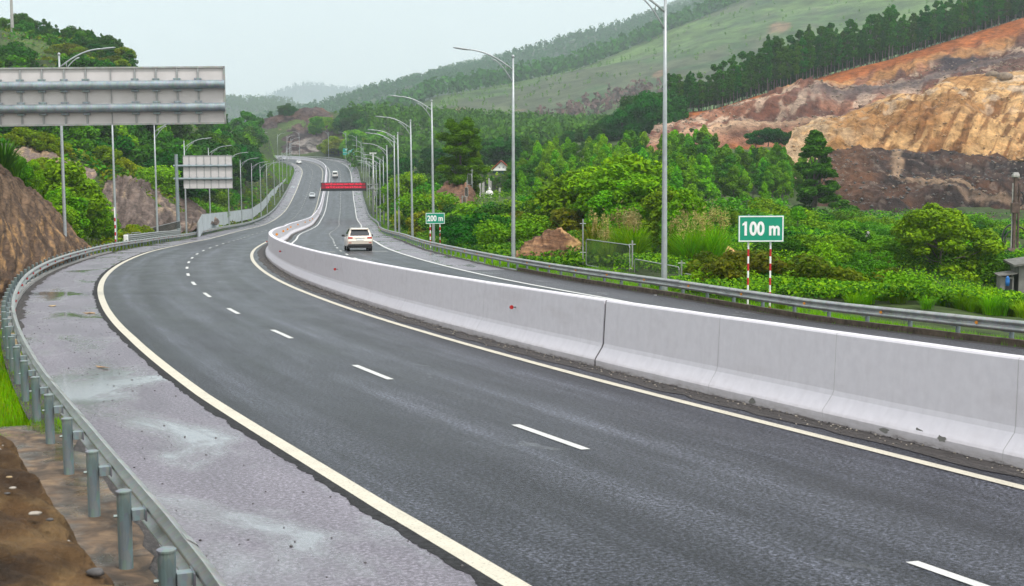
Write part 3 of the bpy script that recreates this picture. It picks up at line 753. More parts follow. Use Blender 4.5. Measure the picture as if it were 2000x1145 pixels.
# ------------------------------------------------------------------ bare slopes, quarry faces and far hills (lofted through rows of real points)
def ridge_noise(P, scale, oct=7, seed=0.0):
    return np.array([mnoise.ridged_multi_fractal(Vector((p[0] * scale[0] + seed, p[1] * scale[1], p[2] * scale[2])), 0.9, 2.1, oct, 1.0, 2.0) for p in P])
def loft(name, rows, nu, nv, mat, colour, disp=0.0, dscale=(.1, .1, .1), oct=5, smooth_rows=True, gully=0.0, gfreq=40, seed=0.0, kind='structure', edge=None, keep=None, ridged=0.0, rscale=(.05, .05, .05)):
    R = []
    for r in rows:
        p = np.array([list(at(*q)) for q in r]); pxs = np.array([q[0] for q in r], float); pys = np.array([q[1] for q in r], float)
        t = (pxs - pxs[0]) / (pxs[-1] - pxs[0]); tt = np.linspace(0, 1, nu)
        R.append(np.column_stack([np.interp(tt, t, p[:, k]) for k in range(3)] + [np.interp(tt, t, pxs), np.interp(tt, t, pys)]))
    R = np.array(R); m = len(R)
    vv = np.linspace(0, m - 1, nv); G = np.empty((nv, nu, 5))
    for k, v in enumerate(vv):
        i = min(int(v), m - 2); f = v - i
        if smooth_rows:
            p0, p1, p2, p3 = R[max(i - 1, 0)], R[i], R[i + 1], R[min(i + 2, m - 1)]
            cr_ = 0.5 * ((2 * p1) + (-p0 + p2) * f + (2 * p0 - 5 * p1 + 4 * p2 - p3) * f * f + (-p0 + 3 * p1 - 3 * p2 + p3) * f ** 3)
            G[k] = 0.5 * cr_ + 0.5 * (R[i] * (1 - f) + R[i + 1] * f)
        else: G[k] = R[i] * (1 - f) + R[i + 1] * f
    P = G[..., :3].reshape(-1, 3); px = G[..., 3].ravel(); py = G[..., 4].ravel()
    u = np.tile(np.linspace(0, 1, nu), nv); v = np.repeat(vv, nu)
    du = np.gradient(G[..., :3], axis=1).reshape(-1, 3); dv = np.gradient(G[..., :3], axis=0).reshape(-1, 3)
    nr = np.cross(du, dv); nr /= np.linalg.norm(nr, axis=1)[:, None] + 1e-9
    if disp:
        d = vnoise(P, dscale, oct, seed) * disp
        if gully:
            w_ = vnoise(np.column_stack([u * gfreq, v * .9 + 3, np.full_like(u, seed)]), (1, 1, 1), 5)
            rg_ = -np.abs(vnoise(np.column_stack([u * gfreq * .6 + 0.4 * w_, v * .7, np.full_like(u, seed + 7)]), (1, 1, 1), 4))
            d = d + gully * (w_ * .5 + rg_)
        if ridged:
            rr = ridge_noise(P, rscale, 7, seed); d = d + ridged * (rr.mean() - rr)
        if edge is not None: d = d * edge(u, v, m - 1)
        P = P + nr * d[:, None]
    cols = colour(px, py, u, v, P)
    o = np_mesh(name, P, gridfaces(nu, nv), mat, smooth=True, cols=np.clip(cols, 0.004, 0.9))
    G[..., :3] = P.reshape(nv, nu, 3)
    tag(o, kind=kind)
    o['_'] = 0; del o['_']
    return o, G
def far(k, rows): return [[(x, y, Y * k) for x, y, Y in r] for r in rows]
def lerp(a, b, t): return a * (1 - t[:, None]) + b * t[:, None]
A = lambda *c: np.array([c])
def sm(x, a, b): t = np.clip((x - a) / (b - a + 1e-9), 0, 1); return t * t * (3 - 2 * t)

# cut slope beside the bend
def col_slope(px, py, u, v, P):
    n = vnoise(np.column_stack([u * 40 + v * .8, v * 0.9, u * 0]), (1, 1, 1), 5)
    n2 = vnoise(np.column_stack([u * 110 + v * 2, v * 1.5, u * 0 + 4]), (1, 1, 1), 4)
    c = lerp(A(.088, .055, .036), A(.155, .10, .064), sm(n, -.3, .4))
    low = sm(py, 395, 450) * sm(n2 + n * .6, 0.10, .45)
    c = lerp(c, A(.34, .20, .085), low * .75)
    c = lerp(c, A(.060, .042, .034), sm(-n2, .15, .5) * .7)
    return c
loft("dirt_slope", [
    [(-330, 640, 26), (-120, 610, 34), (-20, 582, 43), (40, 552, 53), (100, 522, 66), (140, 505, 76), (172, 492, 88)],
    [(-330, 560, 31), (-120, 530, 40), (-20, 520, 49), (40, 505, 59), (100, 490, 71), (140, 485, 80), (176, 484, 93)],
    [(-330, 400, 40), (-120, 400, 50), (-20, 420, 58), (40, 430, 68), (95, 435, 79), (135, 448, 87), (160, 468, 97)],
    [(-330, 250, 48), (-120, 270, 58), (-20, 330, 66), (30, 365, 76), (70, 385, 84), (110, 415, 91), (145, 450, 99)],
    [(-330, 180, 52), (-120, 235, 62), (-20, 300, 69), (25, 341, 80), (62, 368, 88), (102, 404, 95), (140, 444, 101)],
    [(-330, 190, 70), (-120, 235, 80), (-20, 310, 84), (25, 352, 94), (62, 380, 102), (102, 420, 108), (140, 462, 112)],
], 230, 130, MT['earth'], col_slope, 0.22, (.25, .25, .12), 6, gully=0.22, gfreq=46, seed=2.0)
tag(stones("gravel", 260, lambda: tuple(at(random.uniform(-10, 150), random.uniform(380, 560), random.uniform(56, 80))), .0, .0, MT['stone']), kind='stuff') if False else None

# stony slope farther along, behind the doubled guardrail
def col_slope2(px, py, u, v, P):
    n = vnoise(np.column_stack([u * 16 + v * 1.5, v * 1.6, u * 0]), (1, 1, 1), 5)
    c = lerp(A(.095, .072, .063), A(.17, .132, .115), sm(n, -.3, .35))
    return lerp(c, A(.32, .24, .15), sm(n, .25, .5) * .5)
loft("dirt_slope", [
    [(150, 476, 132), (250, 468, 142), (330, 462, 160), (385, 448, 176), (428, 436, 195)],
    [(180, 440, 142), (252, 430, 150), (330, 425, 168), (385, 425, 184), (424, 428, 200)],
    [(195, 392, 155), (250, 385, 162), (322, 392, 176), (370, 402, 190), (408, 418, 204)],
    [(205, 358, 165), (248, 343, 170), (285, 352, 180), (345, 372, 190), (395, 402, 206)],
    [(205, 350, 176), (248, 341, 182), (285, 352, 192), (345, 376, 202), (395, 408, 216)],
], 130, 80, MT['earth'], col_slope2, 0.5, (.16, .16, .16), 5, gully=0.7, gfreq=18, seed=5.0)
loft("dirt_slope", [
    [(20, 375, 145), (70, 378, 148), (120, 372, 152), (190, 350, 160)],
    [(22, 318, 152), (70, 322, 154), (115, 330, 158), (185, 332, 166)],
    [(28, 284, 160), (62, 288, 163), (100, 300, 166), (170, 322, 172)],
    [(28, 290, 175), (62, 294, 175), (100, 306, 178), (170, 330, 182)],
], 80, 50, MT['earth'], lambda px, py, u, v, P: lerp(A(.17, .13, .115), A(.30, .215, .14), sm(vnoise(np.column_stack([u * 9, v * 2, u * 0]), (1, 1, 1), 4) + (py < 300) * .4, -.1, .5)), 0.6, (.16, .16, .16), 5, gully=0.5, gfreq=10, seed=8.0)

# muddy mound the photographer stands by
def col_mound(px, py, u, v, P):
    n = vnoise(P, (.7, .7, .7), 5); n2 = vnoise(P, (3.5, 1.2, 2), 4, 4.)
    c = lerp(A(.066, .038, .017), A(.135, .080, .036), sm(n, -.3, .3))
    c = lerp(c, A(.17, .11, .05), sm(n2, .12, .5) * .5)
    return lerp(c, A(.045, .028, .018), sm(-n2, .1, .4) * .6)
RIM = [(-300, 800, 11.0), (-120, 803, 10.8), (-32, 838, 10.6), (14, 866, 10.2), (52, 918, 9.6), (96, 990, 8.95), (143, 1052, 8.3), (200, 1128, 7.6), (285, 1290, 6.3)]
loft("mud_mound", [
    [(x + 6, y + 34, Y * 1.11) for x, y, Y in RIM],
    [(x + 3, y + 8, Y * 1.05) for x, y, Y in RIM],
    [(x - 1, y + 1, Y * 1.0) for x, y, Y in RIM],
    [(x - 26, y + 30, Y * .95) for x, y, Y in RIM],
    [(x - 70, y + 90, Y * .86) for x, y, Y in RIM],
    [(x - 130, y + 190, Y * .74) for x, y, Y in RIM],
    [(x - 220, y + 420, Y * .55) for x, y, Y in RIM],
    [(x - 300, y + 900, Y * .36) for x, y, Y in RIM],
], 300, 240, MT['earth'], col_mound, 0.07, (2.2, 2.2, 2.2), 7, seed=3.0)
tag(stones("gravel", 260, lambda: (lambda q, k: tuple(at(q[0] - 8 - k * 150, q[1] + 4 + k * 200 + (0), q[2] * (1 - .25 * k)) + Vector((0, 0, .0))))(RIM[random.randint(2, 6)], random.random()), .006, .016, MT['stone']), kind='stuff')
def pebble(px, py, Y, r, mat, label, flat=.6):
    m = MB(); c = at(px, py, Y); rings = []
    rnd = random.Random(int(px * 7 + py))
    for i in range(7):
        a = math.pi * i / 6 - math.pi / 2; rr = math.cos(a); zz = math.sin(a) * flat
        rings.append([c + Vector((rr * math.cos(k / 12 * 6.283) * r * 1.3 * rnd.uniform(.8, 1.15), rr * math.sin(k / 12 * 6.283) * r * rnd.uniform(.8, 1.15), zz * r)) for k in range(12)])
    m.loft(rings); o = m.build("stone", mat, smooth=True); tag(o, label, "stone"); return o
pebble(187, 1118, 7.55, .042, MT['rock_dark'], "dark rounded stone lying on the rim of the muddy mound")
pebble(68, 1003, 8.45, .036, MT['stone'], "pale flat stone chip lying on the muddy mound, the largest one", .35)
pebble(18, 932, 8.9, .018, MT['kerb_l'], "small tan pebble high on the muddy mound", .4)
pebble(25, 953, 8.8, .02, MT['stone'], "small pale pebble above the flat stone chip on the mound", .4)
pebble(14, 964, 8.75, .018, MT['rock_dark'], "small grey pebble at the picture's edge on the muddy mound", .4)
pebble(98, 1015, 8.3, .02, MT['rock_dark'], "small black pebble beside the pale stone chip", .5)

# earth heaps on the outbound side
def col_heap(px, py, u, v, P):
    n = vnoise(P, (.6, .6, .6), 5); n2 = vnoise(np.column_stack([u * 14, v, u * 0]), (1, 1, 1), 4)
    c = lerp(A(.13, .068, .038), A(.27, .155, .08), sm(n + n2 * .5, -.25, .45))
    return lerp(c, A(.46, .29, .13), sm(u, .55, .9) * sm(n, -.2, .3))
loft("earth_heap", [
    [(985, 512, 80), (1020, 514, 79), (1060, 514, 79), (1100, 515, 79), (1150, 512, 80)],
    [(1000, 500, 81), (1025, 492, 81), (1060, 486, 81), (1095, 480, 81), (1145, 490, 82)],
    [(1010, 490, 82), (1030, 472, 82.5), (1060, 457, 83), (1095, 450, 83), (1130, 462, 84)],
    [(1012, 490, 83.5), (1032, 468, 84), (1062, 453, 84.5), (1095, 448, 85), (1125, 465, 86)],
    [(1012, 500, 88), (1032, 490, 88), (1062, 480, 89), (1095, 478, 89), (1125, 485, 90)],
], 80, 50, MT['earth'], col_heap, 0.35, (.5, .5, .5), 6, gully=.25, gfreq=12, seed=11.0)
loft("earth_heap", [
    [(1375, 512, 70), (1400, 512, 70), (1420, 510, 70), (1450, 512, 70)],
    [(1380, 490, 72), (1398, 480, 72), (1415, 486, 72), (1440, 500, 72)],
    [(1384, 475, 73.5), (1396, 467, 73.5), (1412, 476, 73.5), (1436, 496, 73.5)],
    [(1384, 490, 77), (1396, 480, 77), (1412, 490, 77), (1436, 505, 77)],
], 40, 30, MT['earth'], lambda px, py, u, v, P: lerp(A(.42, .22, .085), A(.55, .32, .14), sm(vnoise(P, (.9, .9, .9), 4), -.3, .3)), 0.22, (.8, .8, .8), 5, seed=12.0)
def col_red(px, py, u, v, P):
    return lerp(A(.135, .078, .055), A(.235, .125, .075), sm(vnoise(P, (.35, .35, .35), 5), -.3, .3))
loft("earth_heap", [     # bank under the lone pine
    [(826, 428, 148), (850, 425, 146), (880, 400, 150), (910, 398, 150), (945, 408, 154)],
    [(838, 405, 152), (858, 395, 152), (885, 382, 154), (912, 372, 154), (938, 392, 158)],
    [(850, 375, 158), (868, 352, 160), (888, 348, 160), (908, 350, 160), (930, 375, 164)],
    [(855, 385, 170), (868, 365, 172), (888, 360, 172), (908, 362, 172), (930, 385, 174)],
], 60, 40, MT['earth'], col_red, 0.5, (.25, .25, .25), 5, gully=.3, gfreq=9, seed=14.0)

# cut hill straight ahead beyond the far bend
def col_cut(px, py, u, v, P):
    n = vnoise(np.column_stack([u * 12, v * 2.0, u * 0]), (1, 1, 1), 5); n2 = vnoise(P, (.06, .06, .06), 5)
    c = lerp(A(.050, .036, .038), A(.095, .066, .064), sm(n, -.3, .35))
    rim = sm(py, 250, 225) ; c = lerp(c, A(.16, .085, .052), rim * sm(n2, -.2, .4) * .7)
    bench = np.exp(-((v - 1.5) / .07) ** 2) + np.exp(-((v - 3.0) / .08) ** 2) * .8
    c = lerp(c, A(.24, .165, .12), np.clip(bench, 0, 1) * .7)
    rock = sm(n2 + n * .5, .12, .4) * sm(py, 262, 280) * (px > 570) * (px < 640)
    c = lerp(c, A(.34, .31, .29), rock * .8)
    veg = sm(px, 625, 680) * sm(n2 + .1, -.15, .2)
    return lerp(c, A(.15, .16, .05), veg * .75)
loft("cut_hillside", [
    [(380, 312, 690), (470, 312, 690), (525, 311, 672), (570, 309, 658), (620, 309, 645), (670, 312, 622), (715, 318, 590), (745, 330, 560)],
    [(380, 300, 695), (470, 300, 695), (525, 292, 680), (570, 286, 668), (620, 285, 655), (670, 288, 634), (715, 300, 602), (745, 315, 570)],
    [(380, 295, 705), (470, 294, 705), (525, 277, 690), (570, 276, 678), (620, 270, 665), (670, 270, 648), (715, 286, 620), (745, 305, 590)],
    [(380, 280, 715), (470, 270, 715), (525, 258, 700), (570, 246, 694), (620, 246, 684), (670, 250, 670), (715, 270, 650), (745, 290, 620)],
    [(380, 275, 720), (470, 262, 722), (525, 247, 708), (570, 239, 704), (620, 241, 696), (670, 246, 684), (715, 262, 664), (745, 280, 640)],
    [(380, 275, 740), (470, 256, 740), (530, 236, 722), (575, 225, 716), (612, 210, 716), (650, 224, 712), (715, 248, 690), (750, 270, 660)],
    [(380, 275, 790), (470, 260, 790), (530, 245, 780), (575, 236, 780), (612, 224, 780), (650, 234, 775), (715, 255, 760), (750, 275, 720)],
], 240, 140, MT['earth_far'], col_cut, 2.6, (.04, .04, .05), 6, ridged=1.6, rscale=(.04, .04, .03), gully=1.5, gfreq=22, seed=21.0)

# quarry: tall stepped face under the wooded ridge
def col_q1(px, py, u, v, P):
    n = vnoise(P, (.05, .05, .05), 6); n2 = vnoise(np.column_stack([u * 30, v * 1.4, u * 0]), (1, 1, 1), 5); n3 = vnoise(P, (.02, .02, .05), 4, 9.)
    c = lerp(A(.15, .060, .040), A(.29, .140, .088), sm(n + n2 * .6, -.3, .3))
    c = lerp(c, A(.115, .062, .052), sm(n3 - n * .6 + n2 * .3, .0, .3) * .85)
    c = lerp(c, A(.50, .38, .29), sm(n2 - n3 * .6, .06, .35) * sm(v, 2.6, 3.4) * .75)
    c = lerp(c, A(.34, .105, .028), sm(v + .25 * n2, 5.25, 5.65) * .95)
    c = lerp(c, A(.44, .22, .075), sm(v, 4.9, 5.3) * (1 - sm(v, 5.3, 5.6)) * sm(n2 + .2, -.2, .3) * .8)
    dark = sm(px, 1790, 1850) * (1 - sm(px, 1960, 2020)) * sm(v, 4.1, 4.5) * (1 - sm(v, 5.15, 5.45 )) * sm(n + .35, 0, .3)
    c = lerp(c, A(.042, .036, .046), dark * .95)
    c = lerp(c, A(.27, .095, .034), (1 - sm(v + .3 * n2, 0.9, 1.5)) * .95)
    c = lerp(c, A(.52, .36, .24), (np.exp(-((v - 2.2) / .35) ** 2)) * sm(px, 1900, 1600) * .8)
    c = lerp(c, A(.12, .095, .095), np.exp(-((v - 4.0) / .42) ** 2) * sm(px, 1500, 1640) * sm(n + .5, 0, .3) * .95)  # grey-purple bench, darkened further as painted shadow behind the spoil crest
    return c * (1 + .25 * n[:, None])
q1, Q1G = loft("quarry_face", [
    [(1245, 385, 322), (1330, 385, 320), (1450, 390, 316), (1540, 390, 314), (1600, 370, 318), (1700, 280, 345), (1850, 240, 360), (2000, 220, 370), (2200, 190, 380)],
    [(1258, 300, 352), (1330, 300, 352), (1450, 292, 355), (1540, 288, 355), (1600, 268, 362), (1700, 225, 372), (1850, 190, 385), (2000, 160, 392), (2200, 120, 402)],
    [(1262, 264, 365), (1330, 252, 366), (1450, 249, 368), (1560, 243, 370), (1620, 240, 374), (1700, 208, 380), (1850, 168, 392), (2000, 138, 400), (2200, 95, 412)],
    [(1268, 256, 376), (1330, 244, 380), (1450, 243, 383), (1560, 236, 386), (1640, 226, 390), (1700, 203, 394), (1850, 158, 405), (2000, 128, 414), (2200, 85, 425)],
    [(1276, 246, 382), (1340, 229, 388), (1450, 202, 396), (1560, 169, 406), (1640, 167, 411), (1720, 164, 414), (1850, 147, 418), (2000, 112, 424), (2200, 68, 435)],
    [(1280, 240, 388), (1345, 224, 394), (1450, 196, 404), (1560, 162, 414), (1640, 160, 419), (1720, 157, 424), (1850, 122, 430), (2000, 86, 438), (2200, 38, 450)],
    [(1296, 229, 404), (1400, 213, 415), (1450, 198, 422), (1500, 183, 428), (1600, 154, 440), (1750, 113, 452), (1850, 83, 462), (2000, 36, 475), (2200, -34, 494)],
    [(1296, 226, 420), (1400, 211, 430), (1450, 196, 438), (1500, 181, 446), (1600, 152, 458), (1750, 111, 472), (1850, 81, 482), (2000, 34, 496), (2200, -38, 514)],
    [(1260, 255, 520), (1400, 222, 520), (1450, 206, 520), (1500, 196, 520), (1600, 166, 530), (1750, 128, 540), (1850, 96, 550), (2000, 56, 560), (2200, -10, 580)],
], 380, 230, MT['earth_far'], col_q1, 3.0, (.03, .03, .05), 6, ridged=.9, rscale=(.07, .07, .05), gully=1.0, gfreq=46, seed=31.0, smooth_rows=False, edge=lambda u, v, m: 1 - 0.85 * sm(v, 5.3, 5.9))

# quarry: ochre spoil hill in front of it
def col_q2(px, py, u, v, P):
    n = vnoise(P, (.06, .06, .06), 6, 3.); n2 = vnoise(np.column_stack([u * 34 - v * 2.2, v * 1.0, u * 0]), (1, 1, 1), 5); n3 = vnoise(P, (.25, .25, .25), 4, 3.)
    c = lerp(A(.36, .19, .072), A(.58, .36, .165), sm(n + n2 * .4, -.3, .35))
    c = lerp(c, A(.165, .068, .022), sm(-n2 + .3 * n, .0, .33) * sm(px, 1640, 1750) * .8)
    c = lerp(c, A(.44, .33, .22), (1 - sm(px + 50 * n, 1600, 1760)) * sm(n + n3 * .5, -.35, .15) * .75)
    c = lerp(c, A(.50, .40, .30), sm(n3 + n * .3, .2, .45) * sm(v, 2.2, 3.0) * .7)
    c = lerp(c, A(.11, .066, .045), sm(n3 - n, .2, .5) * (1 - sm(v, .5, 1.2)) * .8)
    hol_shade = np.exp(-(((px - 1815) / 95) ** 2 + ((py - 232) / 38) ** 2)); c = lerp(c, A(.21, .09, .03), hol_shade * .55)  # shading of the hollow painted in as darker orange
    return c
q2, Q2G = loft("quarry_spoil_hill", [
    [(1515, 360, 275), (1600, 340, 278), (1700, 318, 280), (1800, 330, 276), (1900, 325, 275), (2000, 305, 278), (2200, 285, 285)],
    [(1532, 292, 300), (1600, 292, 298), (1700, 302, 292), (1800, 314, 286), (1900, 308, 286), (2000, 290, 290), (2200, 265, 298)],
    [(1545, 265, 309), (1620, 264, 308), (1700, 262, 306), (1800, 260, 302), (1900, 250, 302), (2000, 238, 306), (2200, 220, 316)],
    [(1554, 252, 316), (1640, 234, 320), (1735, 204, 321), (1800, 206, 319), (1870, 180, 322), (2000, 172, 326), (2200, 158, 335)],
    [(1560, 249, 322), (1640, 226, 328), (1745, 181, 332), (1795, 184, 334), (1850, 153, 338), (1950, 144, 342), (2200, 122, 354)],
    [(1562, 250, 330), (1640, 226, 338), (1745, 182, 345), (1795, 184, 347), (1850, 154, 350), (1950, 146, 354), (2200, 124, 366)],
    [(1562, 275, 350), (1640, 255, 362), (1745, 235, 365), (1795, 220, 368), (1850, 200, 374), (1950, 185, 380), (2200, 160, 394)],
], 340, 200, MT['earth_far'], col_q2, 4.2, (.03, .03, .03), 7, ridged=2.0, rscale=(.05, .05, .035), gully=.6, gfreq=60, seed=41.0, edge=lambda u, v, m: sm(v, -.4, .8) * (1 - .75 * sm(v, 3.2, 4.0)))

# quarry: dark tipped spoil and the haul road in front
HAUL = [(1752, 300), (1748, 315), (1757, 325), (1742, 340), (1775, 352), (1850, 366), (1930, 380), (2040, 388), (2200, 395)]
HAUL2 = [(1775, 355), (1850, 378), (1930, 393), (2040, 408), (2200, 425)]
def seg_d(px, py, pl, ys=2.2):
    d = np.full(len(px), 1e9)
    for (x0, y0), (x1, y1) in zip(pl[:-1], pl[1:]):
        ax, ay = x1 - x0, (y1 - y0) * ys; t = np.clip(((px - x0) * ax + (py - y0) * ys * ay) / (ax * ax + ay * ay), 0, 1)
        d = np.minimum(d, np.hypot(px - x0 - t * ax, (py - y0) * ys - t * ay))
    return d
def col_q3(px, py, u, v, P):
    n = vnoise(P, (.09, .09, .09), 6, 5.); n2 = vnoise(np.column_stack([u * 30 + v, v * 1.5, u * 0]), (1, 1, 1), 5); n3 = vnoise(P, (.5, .5, .5), 3, 5.)
    c = lerp(A(.026, .017, .017), A(.070, .040, .032), sm(n + n2 * .5, -.35, .35))
    br = (1 - sm(px + n * 60, 1665, 1730)) * sm(v, 1.2, 2.4)
    c = lerp(c, A(.115, .056, .032), br * .9)
    c = lerp(c, A(.10, .047, .026), sm(n - n2 * .3, .12, .4) * .6)
    c = lerp(c, A(.085, .048, .034), (1 - sm(v, .3, .8)) * sm(px, 1800, 1900) * .8)
    d = seg_d(px, py + n * 5, HAUL) - 4 * n2; c = lerp(c, A(.33, .225, .145), (1 - sm(d, 4, 13)) * .85)
    d = seg_d(px, py + n * 4, HAUL2) - 3 * n2; c = lerp(c, A(.24, .165, .115), (1 - sm(d, 2, 8)) * .75)
    c = lerp(c, A(.22, .18, .155), sm(n3, .30, .5) * .4)
    return c
q3, Q3G = loft("quarry_spoil_bank", [
    [(1560, 470, 168), (1700, 470, 166), (1800, 475, 162), (2000, 480, 156), (2200, 485, 154)],
    [(1585, 432, 186), (1700, 432, 186), (1800, 440, 181), (2000, 446, 178), (2200, 450, 176)],
    [(1600, 375, 214), (1700, 388, 206), (1800, 404, 201), (2000, 420, 196), (2200, 432, 192)],
    [(1608, 335, 238), (1690, 346, 228), (1780, 362, 222), (1900, 384, 216), (2200, 400, 210)],
    [(1612, 318, 250), (1700, 325, 246), (1780, 346, 238), (1900, 364, 232), (2200, 380, 228)],
    [(1614, 306, 268), (1700, 312, 262), (1780, 335, 254), (1900, 345, 250), (2200, 345, 252)],
    [(1612, 298, 288), (1720, 302, 288), (1800, 318, 282), (1900, 308, 282), (2200, 285, 290)],
    [(1612, 296, 300), (1720, 296, 300), (1800, 300, 300), (1900, 290, 300), (2200, 275, 310)],
], 320, 210, MT['earth_far'], col_q3, 2.2, (.06, .06, .06), 6, ridged=1.2, rscale=(.09, .09, .06), gully=.6, gfreq=34, seed=51.0, edge=lambda u, v, m: 1 - .7 * sm(v, m - 1.2, m))

# big boulders on the spoil hill
for px, py, Y, r, lab in ((1962, 150, 338, 1.6, "pale boulder perched on the crest of the ochre spoil hill, the lower one"), (1938, 146, 341, 1.3, "brown boulder on the crest of the ochre spoil hill beside the pale one"), (1745, 307, 289, 1.0, "pale block at the foot of the ochre spoil hill beside the haul road")):
    pebble(px, py, Y, r, MT['boulder'], lab, .75)

# far green hills
def col_hill1(px, py, u, v, P):
    n = vnoise(P, (.006, .006, .006), 6, 1.); n2 = vnoise(P, (.03, .03, .05), 5, 2.)
    c = lerp(A(.046, .098, .034), A(.094, .158, .048), sm(n, -.25, .3))
    c = lerp(c, A(.085, .090, .055), sm(-n + n2 * .4, .02, .3) * .7)
    for (x, y, sx_, sy_) in ((765 + 130, 218, 42, 7), (1520, 65, 26, 14), (1290, 148, 16, 10), (775, 235, 40, 5), (1000, 212, 60, 3)):
        d = ((px - x) / sx_) ** 2 + ((py - y + (px - x) * (.35 if x > 1200 else 0)) / sy_) ** 2
        c = lerp(c, A(.26, .16, .10), (1 - sm(d * 1.5 + n2 * 1.6, .2, 1.1)) * .8)
    return c * (1 + .28 * n2[:, None])
hill1, H1G = loft("hill", far(1.3, [
    [(560, 330, 860), (700, 330, 790), (850, 330, 760), (1000, 330, 740), (1150, 330, 720), (1300, 330, 700), (1600, 330, 700), (2300, 330, 720)],
    [(600, 290, 900), (700, 284, 840), (850, 282, 800), (1000, 276, 790), (1150, 262, 780), (1300, 240, 780), (1600, 200, 800), (2300, 120, 820)],
    [(640, 272, 960), (730, 255, 920), (850, 235, 900), (1000, 222, 900), (1150, 196, 900), (1300, 160, 910), (1600, 90, 930), (2300, -40, 960)],
    [(660, 262, 1010), (755, 232, 985), (850, 198, 990), (1000, 180, 1020), (1120, 152, 1040), (1280, 100, 1080), (1500, 25, 1120), (2300, -200, 1180)],
    [(672, 256, 1040), (765, 226, 1020), (845, 187, 1040), (1000, 164, 1090), (1110, 140, 1130), (1285, 70, 1190), (1480, -10, 1250), (2300, -300, 1340)],
    [(672, 268, 1140), (765, 240, 1140), (845, 200, 1160), (1000, 180, 1200), (1110, 150, 1240), (1285, 86, 1300), (1480, 10, 1360), (2300, -280, 1460)],
]), 220, 120, MT['hill_far'], col_hill1, 9, (.006, .006, .006), 6, seed=61.0, edge=lambda u, v, m: 0.35 + 0.65 * sm(v, 0, 1) * (1 - sm(v, 3.4, 4)))
def col_wood(px, py, u, v, P):
    n = vnoise(P, (.02, .02, .03), 5, 2.); return lerp(A(.030, .058, .026), A(.060, .10, .036), sm(n, -.3, .3))
hill2, H2G = loft("hill", far(1.6, [
    [(440, 300, 1250), (560, 285, 1250), (700, 250, 1200), (850, 210, 1250), (1000, 180, 1300), (1150, 145, 1340), (1400, 50, 1400), (1800, -120, 1500)],
    [(440, 262, 1350), (560, 246, 1330), (660, 222, 1320), (760, 185, 1340), (860, 160, 1380), (1000, 145, 1440), (1400, 20, 1560), (1800, -160, 1650)],
    [(440, 250, 1460), (560, 232, 1450), (640, 212, 1450), (720, 183, 1480), (800, 165, 1520), (880, 145, 1560), (1400, 0, 1700), (1800, -190, 1800)],
    [(440, 262, 1560), (560, 244, 1560), (640, 224, 1560), (720, 196, 1600), (800, 178, 1640), (880, 158, 1680), (1400, 20, 1820), (1800, -170, 1900)],
]), 130, 50, MT['hill_far'], col_wood, 7, (.008, .008, .008), 5, seed=71.0, edge=lambda u, v, m: 0.4 + 0 * v)
hill3, H3G = loft("hill", far(1.65, [
    [(640, 260, 1800), (760, 230, 1800), (900, 190, 1800), (1060, 150, 1850), (1240, 90, 1900), (1400, 20, 1950), (1700, -120, 2000)],
    [(640, 225, 1950), (760, 185, 1950), (880, 150, 2000), (1060, 115, 2050), (1240, 60, 2100), (1400, 0, 2150), (1700, -150, 2200)],
    [(640, 208, 2100), (745, 180, 2120), (870, 143, 2180), (905, 134, 2200), (1060, 100, 2250), (1245, 48, 2320), (1345, 2, 2380), (1700, -160, 2500)],
    [(640, 220, 2200), (745, 192, 2220), (870, 155, 2280), (905, 145, 2300), (1060, 112, 2350), (1245, 60, 2420), (1345, 14, 2480), (1700, -150, 2600)],
]), 130, 50, MT['hill_far'], col_wood, 9, (.006, .006, .006), 5, seed=81.0, edge=lambda u, v, m: 0.4 + 0 * v)
hill4, H4G = loft("hill", far(2.3, [
    [(300, 262, 2900), (440, 262, 2900), (560, 262, 2900), (700, 262, 2900), (900, 262, 2900)],
    [(300, 225, 3050), (440, 225, 3050), (560, 215, 3050), (700, 210, 3050), (900, 220, 3050)],
    [(300, 205, 3200), (500, 200, 3200), (545, 180, 3220), (580, 169, 3250), (615, 166, 3260), (640, 168, 3260), (660, 174, 3260), (700, 173, 3250), (740, 175, 3250), (800, 190, 3200), (900, 205, 3200)],
    [(300, 215, 3350), (500, 210, 3350), (545, 195, 3350), (580, 184, 3380), (615, 181, 3380), (640, 183, 3380), (660, 190, 3380), (700, 189, 3380), (740, 192, 3380), (800, 205, 3350), (900, 215, 3350)],
]), 120, 40, MT['hill_far'], col_wood, 10, (.004, .004, .004), 5, seed=91.0, edge=lambda u, v, m: 0.5 + 0 * v)
hill5, H5G = loft("hill", far(1.8, [
    [(200, 275, 1700), (440, 275, 1650), (520, 275, 1600), (640, 275, 1600), (760, 275, 1600)],
    [(200, 225, 1850), (440, 215, 1800), (520, 218, 1750), (640, 240, 1700), (760, 262, 1700)],
    [(200, 205, 1950), (440, 197, 1900), (520, 197, 1880), (560, 205, 1860), (640, 228, 1800), (760, 255, 1750)],
    [(200, 215, 2050), (440, 207, 2000), (520, 207, 1980), (560, 215, 1960), (640, 238, 1900), (760, 262, 1850)],
]), 90, 40, MT['hill_far'], col_wood, 8, (.006, .006, .006), 5, seed=95.0, edge=lambda u, v, m: 0.5 + 0 * v)

